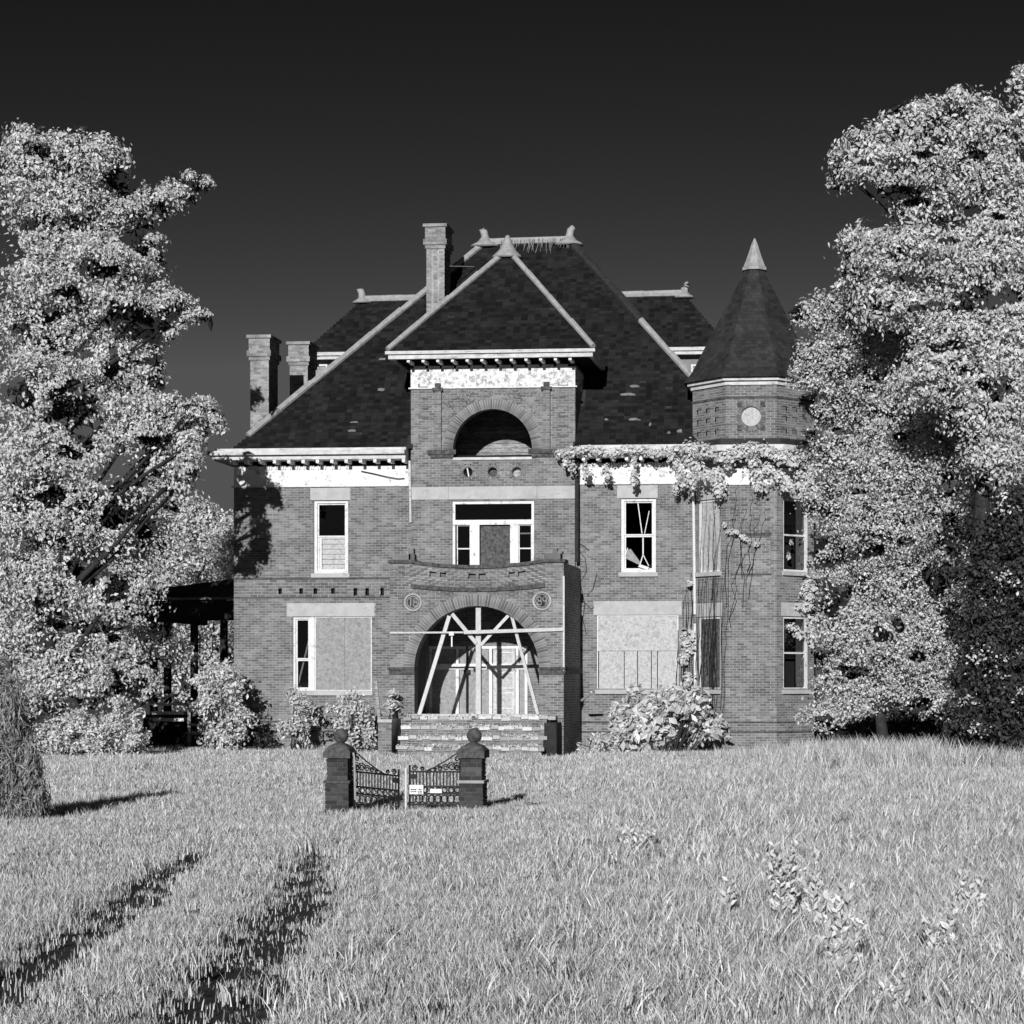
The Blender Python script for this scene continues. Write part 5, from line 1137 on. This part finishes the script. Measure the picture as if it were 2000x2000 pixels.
def scatter(d0, d1, dens, ids):
    x0, x1 = -.44*d1-1.5, .10*d1+1.5; n = int((x1-x0)*(d1-d0)*dens); dd = r.uniform(d0, d1, n); x = r.uniform(x0, x1, n)
    k = (x > -.44*dd-1.5) & (x < .10*dd+1.5); x, dd = x[k], dd[k]; y = dd-DIST
    ru_ = rut_amount(x, y); pn = patch_noise(x, y)
    keep = r.random(len(x)) > np.clip(ru_*1.15+pn*.3*(ru_ > .05), 0, .97)
    keep &= ~((y > -.25) & (x > XL-.1) & (x < TC.x+TA+.3)); keep &= ~((y > -5.0) & (x > X(783,-4.4)-.1) & (x < PX1+.4))
    keep &= ~((np.abs(x-TC.x) < TA+.2) & (y > TC.y-TA-.2))
    for a, b in ((gax0, gax1), (gbx0, gbx1)): keep &= ~((x > a-.05) & (x < b+.05) & (y > YG-.06) & (y < YG+(b-a)+.06))
    x, y, ru_, pn = x[keep], y[keep], ru_[keep], pn[keep]; n = len(x)
    z = hgt(x, y)-.09*ru_; pos.append(np.stack([x, y, z], 1)); idxs.append(np.array(ids)[r.integers(0, len(ids), n)])
    big = .9+.35*patch_noise(x*.35+3, y*.3); scl.append(np.clip(big, .5, 1.5)*(1-.62*ru_)*r.uniform(.8, 1.2, n)*(1-.45*((y > YG) & (y < YG+4) & (x > gax0-.2) & (x < gbx1+1.2))))
scatter(11.5, 22, 38, [0,1,1,2,2]); scatter(22, 38, 26, [3,4,4,5]); scatter(38, 62, 16, [6,6,7,7,8]); scatter(62, 74, 5, [6,7,8])
n = 60000; x = r.uniform(-13, 0, n); y = r.uniform(-51.5, -35, n); ra_ = rut_amount(x, y); k = (ra_ > .15) & (patch_noise(x*1.6, y*3.1) > -.5) & (r.random(n) < .085+.35*np.clip(.55-ra_, 0, 1)); x, y, ra_ = x[k], y[k], ra_[k]
pos.append(np.stack([x, y, hgt(x, y)-.09*ra_], 1)); idxs.append(np.array([10, 11])[r.integers(0, 2, len(x))]); scl.append(r.uniform(.5, 1.3, len(x)))
n = 5200; dd = r.uniform(13, 45, n); x = r.uniform(-4.5, 5.5, n); k = (x < .10*dd+1) & (r.random(n) < np.clip((x+5.0-dd*.02)/6, 0, 1)) & (patch_noise(x*.7, dd*.5) > -.35); x, dd = x[k], dd[k]
pos.append(np.stack([x, dd-DIST, hgt(x, dd-DIST)], 1)); idxs.append(np.where(dd < 24, 2, 5)); scl.append(r.uniform(1.1, 2.0, len(x)))
# tall grass in front of the trees at the right and along the wall foot
n = 1900; x = r.uniform(-6, 9, n); y = r.uniform(-13, -3.2, n); k = (r.random(n) < np.clip((x+6.2-(-y-4)*.3)/5, 0, 1)); pos.append(np.stack([x[k], y[k], 0*x[k]], 1)); idxs.append(np.full(k.sum(), 9)); scl.append(r.uniform(.35, .95, k.sum())*np.clip((x[k]+8)/7, .4, 1))
n = 420; x = r.uniform(-21, -1, n); y = r.uniform(-1.0, -.3, n); k = ~((x > PX0-.2) & (x < PX1+.4)) & ~((np.abs(x-TC.x) < TA+.25)); pos.append(np.stack([x[k], y[k], 0*x[k]], 1)); idxs.append(np.full(k.sum(), 8)); scl.append(r.uniform(.5, 1.1, k.sum()))
pos, idxs, scl = np.concatenate(pos), np.concatenate(idxs), np.concatenate(scl)
me = bpy.data.meshes.new('grass'); me.vertices.add(len(pos)); me.vertices.foreach_set('co', pos.astype(np.float32).ravel()); me.update()
a_ = me.attributes.new('pick', 'INT', 'POINT'); a_.data.foreach_set('value', idxs.astype(np.int32))
a_ = me.attributes.new('size', 'FLOAT', 'POINT'); a_.data.foreach_set('value', scl.astype(np.float32))
rot = np.stack([r.normal(0, .08, len(pos)), r.normal(0, .08, len(pos)), r.uniform(0, 6.283, len(pos))], 1).astype(np.float32)
a_ = me.attributes.new('turn', 'FLOAT_VECTOR', 'POINT'); a_.data.foreach_set('vector', rot.ravel())
grass = bpy.data.objects.new('grass', me); col.objects.link(grass); tag(grass, 'pale sunlit meadow grass in front of the mansion', 'grass', kind='stuff')
ng = bpy.data.node_groups.new('grass_scatter', 'GeometryNodeTree'); ng.interface.new_socket('Geometry', in_out='INPUT', socket_type='NodeSocketGeometry'); ng.interface.new_socket('Geometry', in_out='OUTPUT', socket_type='NodeSocketGeometry')
gi = ng.nodes.new('NodeGroupInput'); go = ng.nodes.new('NodeGroupOutput'); ip = ng.nodes.new('GeometryNodeInstanceOnPoints'); ci = ng.nodes.new('GeometryNodeCollectionInfo')
ci.inputs['Collection'].default_value = pc; ci.inputs['Separate Children'].default_value = True; ci.inputs['Reset Children'].default_value = True
def named(nm, ty):
    q = ng.nodes.new('GeometryNodeInputNamedAttribute'); q.data_type = ty; q.inputs['Name'].default_value = nm; return q.outputs[0]
l = ng.links.new; l(gi.outputs[0], ip.inputs['Points']); l(ci.outputs[0], ip.inputs['Instance']); ip.inputs['Pick Instance'].default_value = True
l(named('pick', 'INT'), ip.inputs['Instance Index']); l(named('turn', 'FLOAT_VECTOR'), ip.inputs['Rotation']); l(named('size', 'FLOAT'), ip.inputs['Scale']); l(ip.outputs[0], go.inputs[0])
md = grass.modifiers.new('scatter', 'NODES'); md.node_group = ng
